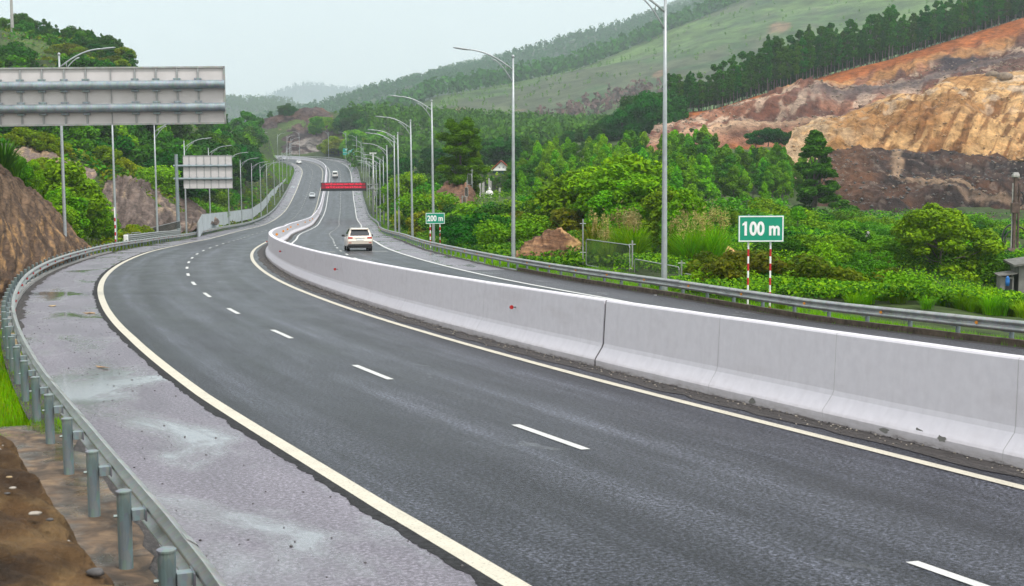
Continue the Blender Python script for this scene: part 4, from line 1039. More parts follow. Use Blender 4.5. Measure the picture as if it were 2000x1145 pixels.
# loose rubble lying on the quarry faces
def on_sheet(G, v0, v1):
    nv, nu = G.shape[:2]; k = min(nv - 1, int(random.uniform(v0, v1) * (nv - 1))); j = random.randrange(nu)
    p = G[k, j]; return (p[0] + random.gauss(0, .6), p[1], p[2] + .05)
tag(stones("rubble", 500, lambda: on_sheet(Q2G, .05, .62), .10, .5, MT['ochre_stone']), kind='stuff')
tag(stones("rubble", 450, lambda: on_sheet(Q2G, .0, .22), .12, .6, MT['ochre_stone']), kind='stuff')
tag(stones("rubble", 1300, lambda: on_sheet(Q3G, .1, .95), .10, .45, MT['rock_dark']), kind='stuff')
tag(stones("rubble", 500, lambda: on_sheet(Q3G, .3, .95), .10, .38, MT['boulder']), kind='stuff')
tag(stones("rubble", 900, lambda: on_sheet(Q1G, .2, .62), .15, .65, MT['boulder']), kind='stuff')

# ------------------------------------------------------------------ street lamps
LAMP_H = 11.75
def make_lamp():
    r = empty("street_lamp")
    m = MB(); m.tube([(0, 0, -0.6), (0, 0, 0.05), (0, 0, 3), (0, 0, 7), (0, 0, LAMP_H - 0.12)], [.125, .125, .105, .085, .055], 12); m.build("pole", MT['lamp'], r, smooth=True)
    m = MB(); m.box((0, 0, 0.02), (.42, .42, .04)); m.tube([(0, 0, .0), (0, 0, .3)], .14, 10); m.build("base_plate", MT['lamp'], r)
    m = MB(); m.loft([[Vector((math.cos(k / 10 * 6.283) * q, math.sin(k / 10 * 6.283) * q, LAMP_H - .16 + z)) for k in range(10)] for q, z in ((.05, 0), (.085, .03), (.09, .09), (.06, .15), (.01, .17))]); m.build("finial", MT['lamp'], r, smooth=True)
    pts = [Vector((-.05 - 2.55 * t, 0, LAMP_H - .80 + 1.05 * (1 - (1 - t) ** 1.9))) for t in np.linspace(0, 1, 9)]
    m = MB(); m.tube(pts, [.045] * 6 + [.042, .04, .038], 8); m.build("arm", MT['lamp'], r, smooth=True)
    pts2 = [Vector((-.05 - 1.15 * t, 0, LAMP_H - 1.45 + 1.20 * (1 - (1 - t) ** 1.6))) for t in np.linspace(0, 1, 7)]
    m = MB(); m.tube(pts2, .032, 8); m.tube([(-.42, 0, LAMP_H - .85), (-.42, 0, LAMP_H - .52)], .022, 6); m.build("strut", MT['lamp'], r, smooth=True)
    m = MB(); d = (pts[-1] - pts[-3]).normalized(); c = pts[-1]
    rings = []
    for t, w, h in ((-.15, .05, .035), (0, .1, .05), (.25, .145, .055), (.6, .13, .045), (.78, .05, .025)):
        q = c + d * t; rings.append([q + Vector((0, math.cos(k / 8 * 6.283) * w, math.sin(k / 8 * 6.283) * h)) for k in range(8)])
    m.loft(rings); m.build("lamp_head", MT['lamp'], r, smooth=True)
    return r
lamp0 = make_lamp()
ORD = ["first", "second", "third", "fourth", "fifth", "sixth", "seventh", "eighth", "ninth", "tenth", "eleventh", "twelfth", "thirteenth", "fourteenth", "fifteenth", "sixteenth", "seventeenth", "eighteenth", "nineteenth", "twentieth", "twenty-first", "twenty-second"]
used = False
def put_lamp(s, side, label, k=1.0):
    global used
    o = lamp0 if not used else copy_tree(lamp0); used = True
    p = rp_(s, side * (RAIL + 1.25), -0.12); o.location = p
    o.scale = (1, 1, k)
    o.rotation_euler = (random.uniform(-.004, .004), random.uniform(-.006, .006), -rth(s) + (0 if side > 0 else math.pi))
    tag(o, label, "street lamp", "street lamps beside the outbound carriageway" if side > 0 else "street lamps beside the oncoming carriageway")
rs = [s_at_px(px, RAIL + 1.25, 6, s0, 22) for px, s0 in ((1301, 37), (1000.5, 61), (845.5, 93), (804, 123), (778.5, 146), (771, 166), (763, 196), (749, 224), (742, 246), (735, 279), (730, 314))] + list(np.arange(348, 660, 33))
for i, s in enumerate(rs): put_lamp(s, 1, f"grey double-arm street lamp, {ORD[i]} from the camera along the outbound guardrail", 1.016 if i == 0 else 1.0)
ls = [s_at_px(px, -RAIL - 1.25, 6, s0, 22) for px, s0 in ((121, 76), (222, 102), (304, 130), (361.5, 161), (409, 186), (446, 212), (471, 241), (492, 272), (509, 300), (521, 321), (535.5, 354), (546, 379))] + list(np.arange(410, 600, 31))
for i, s in enumerate(ls): put_lamp(s, -1, f"grey double-arm street lamp, {ORD[i]} from the camera along the oncoming guardrail", 1.10 if i == 0 else 1.035)

# ------------------------------------------------------------------ overhead signs seen from behind
def back_sign(name, label, TL, TR, H, pipes, pipe_r, ribs, post_a, ground_z, brk=True):
    ex = (TR - TL); Wd = ex.length; ex.normalize(); ez = Vector((0, 0, 1)); ey = ex.cross(ez).normalized()   # ey points to the viewer's side
    if ey.y > 0: ey = -ey
    P = lambda a, h, d=0: TR - ex * a + Vector((0, 0, -H + h)) + ey * d
    Rm = Matrix((ex, -ey, ez)).transposed()
    root = empty(name, P(post_a, 0, .0)); tag(root, label, "road sign"); inv = -root.location
    def bx(m, a0, a1, h0, h1, d0, d1): m.box(P((a0 + a1) / 2, (h0 + h1) / 2, (d0 + d1) / 2) + inv, (abs(a1 - a0), abs(d1 - d0), abs(h1 - h0)), Rm)
    m = MB(); bx(m, 0, Wd, 0, H, -.03, 0); m.build("panel", MT['alu'], root)
    m = MB(); t = 0.045
    for q in ((0, Wd, H - t, H + .01), (0, Wd, -.01, t), (-.01, t, -.01, H + .01), (Wd - t, Wd + .01, -.01, H + .01)): bx(m, *q, -.005, .07)
    m.build("frame", MT['galv'], root)
    m = MB()
    for a, w in ribs: bx(m, a - w / 2, a + w / 2, t, H - t, 0.002, .055)
    m.build("stiffener", MT['rib'], root)
    for h in pipes:
        m = MB(); m.tube([P(-.01, h, .06 + pipe_r) + inv, P(Wd * .5, h, .06 + pipe_r) + inv, P(post_a + .35, h, .06 + pipe_r) + inv], pipe_r, 20)
        pp = m.build("pipe", MT['galv_dark'], root, smooth=False)
        if brk:
            for a, w in ribs:
                if w < .05: continue
                m = MB()
                for sg in (1, -1):
                    bx(m, a - .12, a + .12, h + sg * (pipe_r + .045) - .03, h + sg * (pipe_r + .045) + .03, .056, .16)
                    m.tube([P(a - .075, h + sg * (pipe_r + .045), .16) + inv, P(a - .075, h + sg * (pipe_r + .045), .19) + inv], .018, 6)
                    m.tube([P(a + .075, h + sg * (pipe_r + .045), .16) + inv, P(a + .075, h + sg * (pipe_r + .045), .19) + inv], .018, 6)
                rg = []
                for qa in (a - .10, a + .10): rg.append([P(qa, h + math.cos(k / 20 * 6.283) * (pipe_r + .008), .06 + pipe_r + math.sin(k / 20 * 6.283) * (pipe_r + .008)) + inv for k in range(20)])
                m.loft(rg)
                m.build("clamp", MT['galv_dark'], pp)
    m = MB(); top = P(post_a, H + .1, .06 + pipe_r) + inv; bot = Vector((top.x, top.y, ground_z + inv.z))
    m.tube([bot, (bot + top) / 2, top], [max(.2, pipe_r * 1.5)] * 2 + [max(.19, pipe_r * 1.4)], 20); m.tube([top, top + Vector((0, 0, .06))], max(.2, pipe_r * 1.55), 20)
    m.build("post", MT['galv_dark'], root, smooth=False)
    return root
W1 = 468.0
sgn = lambda px, Wd, px0, px1: (px1 - px) / (px1 - px0) * Wd
TL, TR = at(-30, 133.5, 45.2), at(438.5, 130.0, 46.1); Wd = (TR - TL).length; H1 = (TR.z - at(438.5, 241.5, 46.1).z)
back_sign("overhead_sign", "large overhead sign seen from behind, two thick pipes across its pale back", TL, TR, H1,
          [H1 * (241.5 - 165) / 111.5, H1 * (241.5 - 209) / 111.5], .145,
          [(sgn(p, Wd, -30, 438.5), w) for p, w in ((38, .06), (80, .06), (123, .06), (165, .06), (213.5, .025), (261, .06), (302.5, .06), (344, .06), (385.5, .06), (-4, .06))], Wd + 0.9, rp_(36, -RAIL - 1.5)[2])
TL, TR = at(357, 304, 160), at(453, 303.5, 160.4); Wd = (TR - TL).length; H2 = TR.z - at(453, 368, 160.4).z
back_sign("overhead_sign", "smaller overhead sign seen from behind on a thick grey post beyond the bend", TL, TR, H2,
          [H2 * (368 - 324) / 64, H2 * (368 - 349) / 64], .14, [(sgn(p, Wd, 357, 453), .08) for p in (369, 383, 398, 411, 426, 440)], Wd + 0.75, rp_(152, -RAIL - 2.5)[2] - .5)

# ------------------------------------------------------------------ lettering
def bmesh_from(me):
    b_ = bmesh.new(); b_.from_mesh(me); return b_
def text_mesh(txt, size, loc, rot, mat, parent, name="lettering", offset=0.0, extrude=0.002, spacing=1.0, sx=1.0):
    c = bpy.data.curves.new(name, 'FONT'); c.body = txt; c.size = size; c.offset = offset; c.extrude = extrude
    c.align_x = 'CENTER'; c.align_y = 'CENTER'; c.space_character = spacing; c.resolution_u = 4
    o = bpy.data.objects.new(name, c); COL.objects.link(o)
    bpy.context.view_layer.update()
    me = bpy.data.meshes.new_from_object(o.evaluated_get(bpy.context.evaluated_depsgraph_get()))
    bpy.data.objects.remove(o)
    if txt.startswith('1'):
        xs = [v.co.x for v in me.vertices]; ys = [v.co.y for v in me.vertices]; x0, y1 = min(xs), max(ys); b_ = bmesh_from(me)
        k = size
        vs = [b_.verts.new(p) for p in ((x0 + .03 * k, y1 - .02 * k, extrude + .001), (x0 - .14 * k, y1 - .135 * k, extrude + .001), (x0 - .14 * k, y1 - .24 * k, extrude + .001), (x0 + .03 * k, y1 - .165 * k, extrude + .001))]
        b_.faces.new(vs); b_.normal_update(); b_.to_mesh(me); b_.free()
    me.materials.clear(); me.materials.append(mat)
    q = bpy.data.objects.new(name, me); COL.objects.link(q); q.matrix_basis = Matrix.Translation(loc) @ rot @ Matrix.Diagonal((sx, 1, 1, 1)); q.parent = parent
    return q
FACE = Matrix.Rotation(math.pi / 2, 4, 'X')      # text standing up, read from -Y

# ------------------------------------------------------------------ distance signs on striped posts
def striped_post(name, p, h, r, parent, band=0.42, first=.35, tag_=None):
    m = MB(); m.tube([p + Vector((0, 0, -.5)), p + Vector((0, 0, h))], r, 14); o = m.build(name, MT['white'], parent)
    z = h - first
    while z > 0.02:
        q = MB(); q.tube([p + Vector((0, 0, max(z - band, -.3))), p + Vector((0, 0, z))], r + .003, 14, cap=False); q.build("red_band", MT['red_paint'], o); z -= 2 * band
    return o
def dist_sign(txt, label, px0, px1, py0, py1, Y, posts, post_py, rot, fs):
    c0 = at((px0 + px1) / 2, (py0 + py1) / 2, Y); w = (px1 - px0) * Y / F_PX * 1.005; h = (py1 - py0) * Y / F_PX
    root = empty("distance_sign", c0, rot); tag(root, label, "road sign")
    m = MB(); m.box((0, .025, 0), (w, .05, h)); m.build("panel", MT['green_sign'], root)
    bw = .025 * w; m = MB()
    for q, d in (((0, -.004, h / 2 - bw * .9), (w - bw * .6, .006, bw)), ((0, -.004, -h / 2 + bw * .9), (w - bw * .6, .006, bw)), ((-w / 2 + bw * .9, -.004, 0), (bw, .006, h - bw * 2.8)), ((w / 2 - bw * .9, -.004, 0), (bw, .006, h - bw * 2.8))): m.box(q, d)
    m.build("border", MT['white'], root)
    text_mesh(txt, fs * h, Vector((0, -.004, -.02 * h)), FACE, MT['white'], root, offset=.024 * h, sx=.80)
    z0 = at((px0 + px1) / 2, post_py, Y).z
    for p in posts:
        q = at(p, (py0 + py1) / 2, Y) - c0; q = Vector((q.x / math.cos(rot), .105, 0)); hh = c0.z + h / 2 - z0
        o = striped_post("post", Vector((q.x, q.y, z0 - c0.z)), hh, .032 * Y / 46 if Y < 60 else .05, root, .25, h + .25)
    m = MB()
    for p in posts:
        q = at(p, (py0 + py1) / 2, Y) - c0; m.box((q.x, .066, h * .3), (.16, .03, .05)); m.box((q.x, .066, -h * .3), (.16, .03, .05)); m.box((q.x, .04, h / 2 + .012), (.07, .05, .024))
    m.build("bracket", MT['galv'], root)
    return root
dist_sign("100 m", "green distance sign reading 100 m on two red and white posts", 1442.5, 1530.5, 421, 473, 46, (1463, 1506), 604, math.radians(-3), .70)
dist_sign("200 m", "green distance sign reading 200 m behind a lamp post", 831.5, 868.5, 416, 437.5, 104, (840, 859), 478, math.radians(2), .70)
o = striped_post("marker_post", at(226, 478, 108), 73 * 108 / F_PX, .055, None, .29, .85); tag(o, "tall red and white striped marker post standing behind the bend guardrail", "marker post")

# ------------------------------------------------------------------ red message board over the outbound carriageway
YB = 292.0
c0 = at(671, 365, YB); wB = 88.5 * YB / F_PX; hB = 16.5 * YB / F_PX
root = empty("message_board", c0, math.radians(1.0)); tag(root, "black overhead message board with two lines of glowing red text", "message board")
m = MB(); m.box((0, .3, 0), (wB, .6, hB)); m.build("casing", MT['black'], root, bevel=.03)
m = MB(); m.box((0, -.012, hB * .30 - .02), (wB * .955, .02, hB * .27)); m.box((0, -.012, -.02 - hB * .05), (wB * .975, .02, hB * .27)); m.build("display", MT['led_back'], root)
text_mesh("THỜI TIẾT XẤU ĐƯỜNG TRƠN TRƯỢT, YÊU CẦU", .50, Vector((0, -.03, hB * .30 - .02)), FACE, MT['led'], root, "message_line", .012, .002, 1.0, .72)
text_mesh("GIẢM TỐC ĐỘ LÁI XE CHÚ Ý QUAN SÁT ĐI ĐÚNG LÀN", .50, Vector((0, -.03, -.02 - hB * .05)), FACE, MT['led'], root, "message_line", .012, .002, 1.0, .62)
zb = rp_(282, RAIL + 1.6)[2] - c0.z; xr = (at(728, 365, YB) - c0).x
m = MB(); m.tube([(xr, .5, zb - .4), (xr, .5, hB * .9)], .22, 14); m.build("post", MT['galv'], root)
m = MB()
for z in (hB * .25, -hB * .3): m.tube([(wB * .2, .75, z), (xr + 1.0, .75, z)], .09, 8)
m.tube([(xr + 1.0, .75, -hB * .9), (xr + 1.0, .75, hB * .4)], .06, 8); m.tube([(wB * .6, .75, -hB * .6), (xr + .95, .75, -hB * .6)], .05, 6); m.build("arm", MT['galv'], root)
m = MB(); m.tube([(-wB / 2 - .9, .3, -hB * .42), (-wB / 2 + .1, .3, -hB * .42)], .05, 8); m.tube([(-wB / 2 - .9, .3, -hB * .5), (-wB / 2 - .9, .3, .1)], .035, 8); m.build("side_bar", MT['rib'], root)
m = MB(); m.box((xr - .1, .15, -hB * .15), (.7, .5, .5)); m.box((xr + .35, .2, -1.6), (.5, .35, .9)); m.build("cabinet", MT['rib'], root, bevel=.03)

# far direction sign, mast, small tag
YS = 548
c0 = at(681, 296.5, YS); w, h = 22 * YS / F_PX, 13 * YS / F_PX
root = empty("direction_sign", c0, math.radians(6)); tag(root, "teal direction sign with white lettering at the far bend", "road sign")
m = MB(); m.box((0, .05, h * .18), (w, .1, h * .62)); m.box((0, .05, -h * .33), (w, .1, h * .33)); m.build("panel", MT['teal_sign'], root)
m = MB()
for (x0, x1, z, t) in ((-.30, -.08, .28, .09), (-.03, .10, .28, .08), (.15, .30, .30, .1), (-.22, -.08, .10, .06), (-.02, .22, .11, .06), (-.07, .09, -.33, .10)): m.box(((x0 + x1) / 2 * w, -.01, z * h), ((x1 - x0) * w, .02, t * h))
for z in (h * .49, -h * .13, -h * .165, -h * .49): m.box((0, -.008, z), (w, .02, .05))
m.build("lettering", MT['white'], root)
for x in (-w * .3, w * .3):
    m = MB(); m.tube([(x, .2, -h / 2 - 5.0), (x, .2, h / 2)], .11, 8); m.build("post", MT['galv'], root)
YM = 345; c0 = at(728.5, 300, YM); gz = tz(c0.x, c0.y)
root = empty("camera_mast", (c0.x, c0.y, gz)); tag(root, "pale T-topped mast behind the lamp row past the message board", "mast")
m = MB(); m.tube([(0, 0, -.5), (0, 0, c0.z - gz)], [.26, .18], 12); m.build("pole", MT['wall_white'], root)
m = MB(); m.box((0, 0, c0.z - gz + .12), (1.75, .5, .22)); m.box((-.6, 0, c0.z - gz - .08), (.4, .4, .2)); m.box((.6, 0, c0.z - gz - .08), (.4, .4, .2)); m.build("head", MT['wall_white'], root, bevel=.03)
c0 = at(21.5, -6, 345); gz = tz(c0.x, c0.y)
m = MB(); m.tube([(c0.x, c0.y, gz - 1), (c0.x, c0.y, c0.z + 3)], [.45, .3], 10); m.tube([(c0.x - 1.2, c0.y, c0.z + 1.5), (c0.x + 1.2, c0.y, c0.z + 1.5)], .1, 6); tag(m.build("mast", MT['concrete']), "plain grey mast rising behind the trees of the wooded hill", "mast")

# ------------------------------------------------------------------ vehicles
def make_car(label, cat, L, Wd, Ht, paint, style, rear=True, name="car"):
    """length along +Y (front), origin on the ground under the middle of the tail"""
    r = empty(name); tag(r, label, cat)
    hw = Wd / 2
    def ring(y, zl, zh, w, k=.06):
        return [Vector((x, y, z)) for x, z in ((-w + k, zl), (-w, zl + k), (-w, (zl + zh) / 2 + .05), (-w * .985, zh - k), (-w * .94 + k * .3, zh), (w * .94 - k * .3, zh), (w * .985, zh - k), (w, (zl + zh) / 2 + .05), (w, zl + k), (w - k, zl))]
    if style == 'suv': belt = [(0, .46, .78, .90), (.03, .42, .86, .95), (.07, .40, 1.04, .97), (.5, .36, 1.10, .995), (1.3, .32, 1.10, 1.0), (3.1, .32, 1.07, 1.0), (3.9, .34, 1.03, .98), (4.5, .36, .90, .92), (4.77, .44, .74, .80)]; zs = Ht / 1.69
    elif style == 'van': belt = [(0, .40, .85, .93), (.04, .36, 1.15, .97), (.4, .34, 1.2, 1.0), (2.5, .32, 1.2, 1.0), (4.2, .34, 1.15, .98), (4.7, .38, .95, .9), (4.85, .44, .8, .8)]; zs = 1
    else: belt = [(0, .40, .78, .88), (.05, .34, .95, .94), (.6, .30, 1.0, .98), (1.5, .28, .98, 1.0), (3.0, .28, .93, 1.0), (3.9, .30, .84, .96), (4.4, .34, .70, .90), (4.6, .40, .60, .8)]; zs = 1
    Ls = L / belt[-1][0]
    m = MB(); m.loft([ring(y * Ls, a * zs, b_ * zs, hw * c) for y, a, b_, c in belt]); body = m.build("body", paint, r, smooth=False, bevel=.03)
    if style == 'suv': cab = [(1.04, .09, 3.50, .93, .93), (1.30, .24, 3.02, .87, .87), (1.55, .40, 2.62, .755, .755), (1.645, .40, 2.40, .68, .68), (1.69, .62, 2.2, .56, .56)]
    elif style == 'van': cab = [(1.10, .05, 4.3, .97, .97), (1.6, .10, 3.9, .93, .93), (2.0, .16, 3.5, .86, .86), (2.14, .3, 3.3, .78, .78)]
    else: cab = [(.92, .35, 3.4, .90, .90), (1.15, .75, 2.9, .82, .82), (1.36, 1.15, 2.45, .70, .70), (1.44, 1.35, 2.25, .58, .58)]
    def hring(z, y0, y1, wa, wb, k=.10):
        y0 *= Ls; y1 *= Ls; wa *= hw; wb *= hw
        return [Vector(q) for q in ((-wa + k, y0, z), (wa - k, y0, z), (wa, y0 + k * 1.3, z), (wb, y1 - k * 2, z), (wb - k, y1, z), (-wb + k, y1, z), (-wb, y1 - k * 2, z), (-wa, y0 + k * 1.3, z))]
    cr_ = [hring(z * zs, *q) for z, *q in cab]
    m = MB(); m.loft(cr_); m.build("cabin", paint, r, bevel=.025)
    def face(idx, t0, t1, s0=.06, s1=.94, out=.012):
        """patch of a cabin side between two heights"""
        i, j = idx; zz = [q[i].z for q in cr_]
        def pt(t, s):
            z = t; a = np.array([float(np.interp(z, zz, [q[i][k] for q in cr_])) for k in range(3)]); b_ = np.array([float(np.interp(z, zz, [q[j][k] for q in cr_])) for k in range(3)])
            return Vector(a * (1 - s) + b_ * s)
        G = [[pt(t0 + (t1 - t0) * a / 4, s0 + (s1 - s0) * b_ / 4) for b_ in range(5)] for a in range(5)]
        n = (G[0][4] - G[0][0]).cross(G[4][0] - G[0][0]).normalized()
        vs = [q + n * out for row in G for q in row]; fs = [(a * 5 + b_, a * 5 + b_ + 1, a * 5 + b_ + 6, a * 5 + b_ + 5) for a in range(4) for b_ in range(4)]
        return vs, fs
    zt = cab[-2][0] * zs - .06; zb = cab[0][0] * zs + .08
    for nm, idx, q in (("rear_window", (0, 1), (.03, .97)), ("windscreen", (4, 5), (.03, .97)), ("side_window", (2, 3), (.03, .92)), ("side_window", (6, 7), (.08, .97))):
        m = MB(); m.add(*face(idx, zb, zt - (.04 if nm == "rear_window" else 0), *q)); m.build(nm, MT['glass'], r)
    wr = .36 if style != 'sedan' else .32
    pw = None
    for yy_ in (.98, 3.74):
        for sx_ in (-1, 1):
            if pw is None:
                m = MB(); m.loft([[Vector((x, math.cos(k / 24 * 6.283) * q, math.sin(k / 24 * 6.283) * q)) for k in range(24)] for x, q in ((-.115, wr * .88), (-.10, wr), (.10, wr), (.115, wr * .88))]); pw = m.build("wheel", MT['rubber'], r)
                m = MB(); m.loft([[Vector((x, math.cos(k / 20 * 6.283) * q, math.sin(k / 20 * 6.283) * q)) for k in range(20)] for x, q in ((-.12, wr * .62), (.12, wr * .62))])
                for k in range(5): m.box((0, math.cos(k * 1.2566) * wr * .35, math.sin(k * 1.2566) * wr * .35), (.25, .06, wr * .5), Matrix.Rotation(k * 1.2566 - 1.57, 3, 'X'))
                m.build("rim", MT['galv'], pw); w = pw
            else: w = copy_tree(pw, r)
            w.location = (sx_ * (hw - .14), yy_ * Ls * (1 if style != 'van' else 1.0), wr)
    m = MB(); m.box((0, .6, .33 * zs), (Wd * .86, 1.1, .16)); m.box((0, L * .5, .3), (Wd * .7, L * .75, .12)); m.build("underbody", MT['black'], r)
    m = MB(); m.box((0, .02, .47 * zs), (Wd * .90, .07, .16)); m.build("rear_bumper", MT['black'], r, bevel=.02)
    for sx_ in (-1, 1):
        m = MB(); m.box((sx_ * hw * .73, .055, .985 * zs), (hw * .36, .08, .13)); m.build("tail_lamp", MT['tail'], r, bevel=.03)
        m = MB(); m.box((sx_ * hw * .76, .0, .63 * zs), (hw * .2, .05, .055)); m.build("reflector", MT['red'], r)
        m = MB(); m.box((sx_ * hw * .72, L - .16, .70 * zs), (hw * .36, .2, .13)); m.build("headlight", MT['white'], r, bevel=.03)
        m = MB(); m.box((sx_ * (hw + .10), L * .635, 1.10 * zs), (.22, .10, .15)); m.box((sx_ * (hw - .02), L * .635, 1.05 * zs), (.12, .05, .05)); m.build("mirror", MT['black'] if style == 'suv' else paint, r, bevel=.03)
    m = MB(); m.box((0, .005, .86 * zs), (.52, .03, .13)); m.build("number_plate", MT['white'], r)
    m = MB(); m.box((0, L - .03, .5), (Wd * .6, .05, .18)); m.build("grille", MT['black'], r)
    if style == 'suv':
        for sx_ in (-1, 1):
            m = MB(); m.tube([(sx_ * .60, .75, Ht - .03), (sx_ * .60, .95, Ht + .04), (sx_ * .60, 2.3, Ht + .04), (sx_ * .60, 2.5, Ht - .03)], .022, 6); m.build("roof_rail", MT['galv'], r)
        m = MB(); m.box((0, .36, Ht - .09), (Wd * .66, .22, .05)); m.build("spoiler", paint, r, bevel=.02)
        m = MB(); m.box((0, .03, .955), (.62, .03, .045)); m.build("chrome_strip", MT['galv'], r)
    return r
def s_at_py(py, off, s0, s1):
    best = min(np.arange(s0, s1, .25), key=lambda s: abs(proj(rp_(s, off, 0))[1] - py)); return float(best)
def place_car(car, off, s, flip=False, dx=0.0):
    p = rp_(s, off, .0); car.location = (p[0] + dx, p[1], p[2]); sl = math.atan(float(np.interp(s, SS, _g)))
    e = float(np.interp(s, SS, R_E)); car.rotation_euler = (sl if not flip else -sl, e * (1 if not flip else -1), -rth(s) + (math.pi if flip else 0))
car = make_car("champagne coloured estate SUV driving away in the outer outbound lane", "car", 4.77, 1.885, 1.69, MT['car_beige'], 'suv')
so = s_at_py(491.5, 7.2, 70, 110)
place_car(car, 7.2, so)
pxc = proj(car.location)[0]; place_car(car, 7.2, so, dx=(703.5 - pxc) * car.location.y / F_PX)
v = make_car("white minibus driving away uphill above the red message board", "van", 4.85, 1.95, 2.14, MT['car_white'], 'van', name="van"); place_car(v, INNER + LANE * .5, s_at_py(347.5, INNER + LANE * .5, 430, 500))
c = make_car("silver sedan coming downhill towards the camera beside the message board", "car", 4.6, 1.8, 1.44, MT['car_silver'], 'sedan'); place_car(c, -(INNER + LANE * .5), s_at_py(385.0, -(INNER + LANE * .5), 330, 420), True)
c = make_car("white sedan coming round the far bend", "car", 4.6, 1.8, 1.44, MT['car_white'], 'sedan'); place_car(c, -(LD + LANE * .45), s_at_py(319.3, -(LD + LANE * .45), 500, 600), True)
c = make_car("dark sedan entering the far bend from behind the trees", "car", 4.6, 1.8, 1.44, MT['car_dark'], 'sedan'); place_car(c, -(LD + LANE * .5), 588, True)

# ------------------------------------------------------------------ fences
def polyfence(name, label, pts, h, mat_sheet, corr=.5, amp=.08):
    P = [at(*q) for q in pts]; root = empty(name, P[0] - Vector((0, 0, h))); tag(root, label, "fence"); inv = -root.location
    V = []; n = 0
    for a, b_ in zip(P[:-1], P[1:]):
        d = b_ - a; k = max(2, int(d.length / corr)); nrm = Vector((d.y, -d.x, 0)).normalized()
        for i in range(k):
            q = a + d * (i / k) + nrm * (amp if n % 2 else -amp); n += 1
            V += [q + inv - Vector((0, 0, h)), q + inv]
    m = MB(); m.v = [tuple(q) for q in V]; m.f = [(2 * i, 2 * i + 2, 2 * i + 3, 2 * i + 1) for i in range(n - 1)]; m.m = [0] * len(m.f)
    o = m.build("sheet", mat_sheet, root); md = o.modifiers.new("solid", 'SOLIDIFY'); md.thickness = .02
    m = MB()
    for a, b_ in zip(P[:-1], P[1:]): m.tube([a + inv + Vector((0, 0, .03)), b_ + inv + Vector((0, 0, .03))], .05, 6)
    m.build("top_rail", MT['galv'], root)
    pm = None
    for a, b_ in zip(P[:-1], P[1:]):
        d = b_ - a; k = max(1, int(d.length / 9))
        for i in range(k):
            q = a + d * (i / k) + inv
            if pm is None: m = MB(); m.tube([(0, 0, -h - .4), (0, 0, .1)], .05, 6); pm = m.build("post", MT['galv'], root); po = pm
            else: po = pm.copy(); COL.objects.link(po); po.parent = root
            po.location = q
    return root
MT['sheet'] = simple("grey_corrugated_sheet", (0.50, 0.55, 0.58), 0.5, 0.25, .12, .8)
polyfence("sheet_fence", "grey corrugated sheet fence running uphill behind the oncoming guardrail", [(386, 436, 166), (395, 419.6, 172), (447, 414, 235), (491, 408, 285), (512, 394.6, 330), (531.5, 371.5, 390), (551, 356, 440), (557.5, 348.5, 458)], 2.1, MT['sheet'])
def mesh_panels(label, panels, posts, Rm_ang, wire=.06):
    c = at((panels[0][0] + panels[0][1]) / 2, panels[0][3], panels[0][4]); root = empty("mesh_fence", c); tag(root, label, "fence"); inv = -c
    for (x0, x1, y0, y1, Ya, Yb) in panels:
        tl, tr = at(x0, y0, Ya), at(x1, y0, Yb); bl = Vector((tl.x, tl.y, at(x0, y1, Ya).z)); br_ = Vector((tr.x, tr.y, bl.z)); tr.z = tl.z
        k = .12; ex = (tr - tl).normalized(); ez = Vector((0, 0, 1))
        loop = [bl + ez * k, tl - ez * k, tl - ez * k * .3 + ex * k * .3, tl + ex * k, tr - ex * k, tr - ex * k * .3 - ez * k * .3, tr - ez * k, br_ + ez * k, br_ + ez * k * .3 - ex * k * .3, br_ - ex * k, bl + ex * k, bl + ex * k * .3 + ez * k * .3, bl + ez * k]
        m = MB(); m.tube([q + inv for q in loop], .028, 6); m.build("panel_frame", MT['galv'], root)
        m = MB(); Wp = (tr - tl).length; Hp = tl.z - bl.z
        a = wire
        while a < Wp: m.tube([bl + ex * a + inv, tl + ex * a + inv], .0055, 3, cap=False); a += wire
        a = wire
        while a < Hp: m.tube([bl + ez * a + inv, br_ + ez * a + inv], .0055, 3, cap=False); a += wire
        m.build("wire_mesh", MT['net'], root)
    for (x, y0, y1, Y) in posts:
        m = MB(); a, b_ = at(x, y0, Y) + inv, at(x, y1, Y) + inv; a.x = b_.x = (a.x + b_.x) / 2; m.tube([b_ - Vector((0, 0, .4)), a], .038, 8)
        for t in (.12, .88): q = a + (b_ - a) * t; m.tube([q - Vector((.16, 0, 0)), q + Vector((.16, 0, 0))], .018, 6)
        m.build("post", MT['galv'], root)
mesh_panels("stepped wire mesh fence panels half buried in plants beside the outbound guardrail", [(1145, 1230, 467.5, 518, 70, 65), (1239.5, 1326.5, 506, 560, 64.5, 59.5), (1337, 1425, 534.5, 590, 59, 55)], [(1138.5, 428, 502, 70.5), (1235, 470, 532, 65), (1331, 509, 552, 59.3), (1431, 543, 590, 54.8)], 0)
mesh_panels("small stepped mesh fence climbing the bank beside the lone pine", [(897, 903, 408, 425, 138, 137), (902, 910, 383, 398, 143, 141), (908, 914, 366, 383, 147, 145), (913, 921, 340, 360, 150, 148)], [(896.5, 425, 480, 136), (903, 382, 410, 140), (912, 352, 384, 146), (922, 330, 360, 150)], 0)
mesh_panels("low wire fence panels behind the doubled guardrail at the bend", [(256, 276, 455, 468, 118, 119), (292, 352, 446, 462, 134, 150)], [(250, 455, 470, 117), (286, 450, 466, 131), (353, 441, 458, 151)], 0)

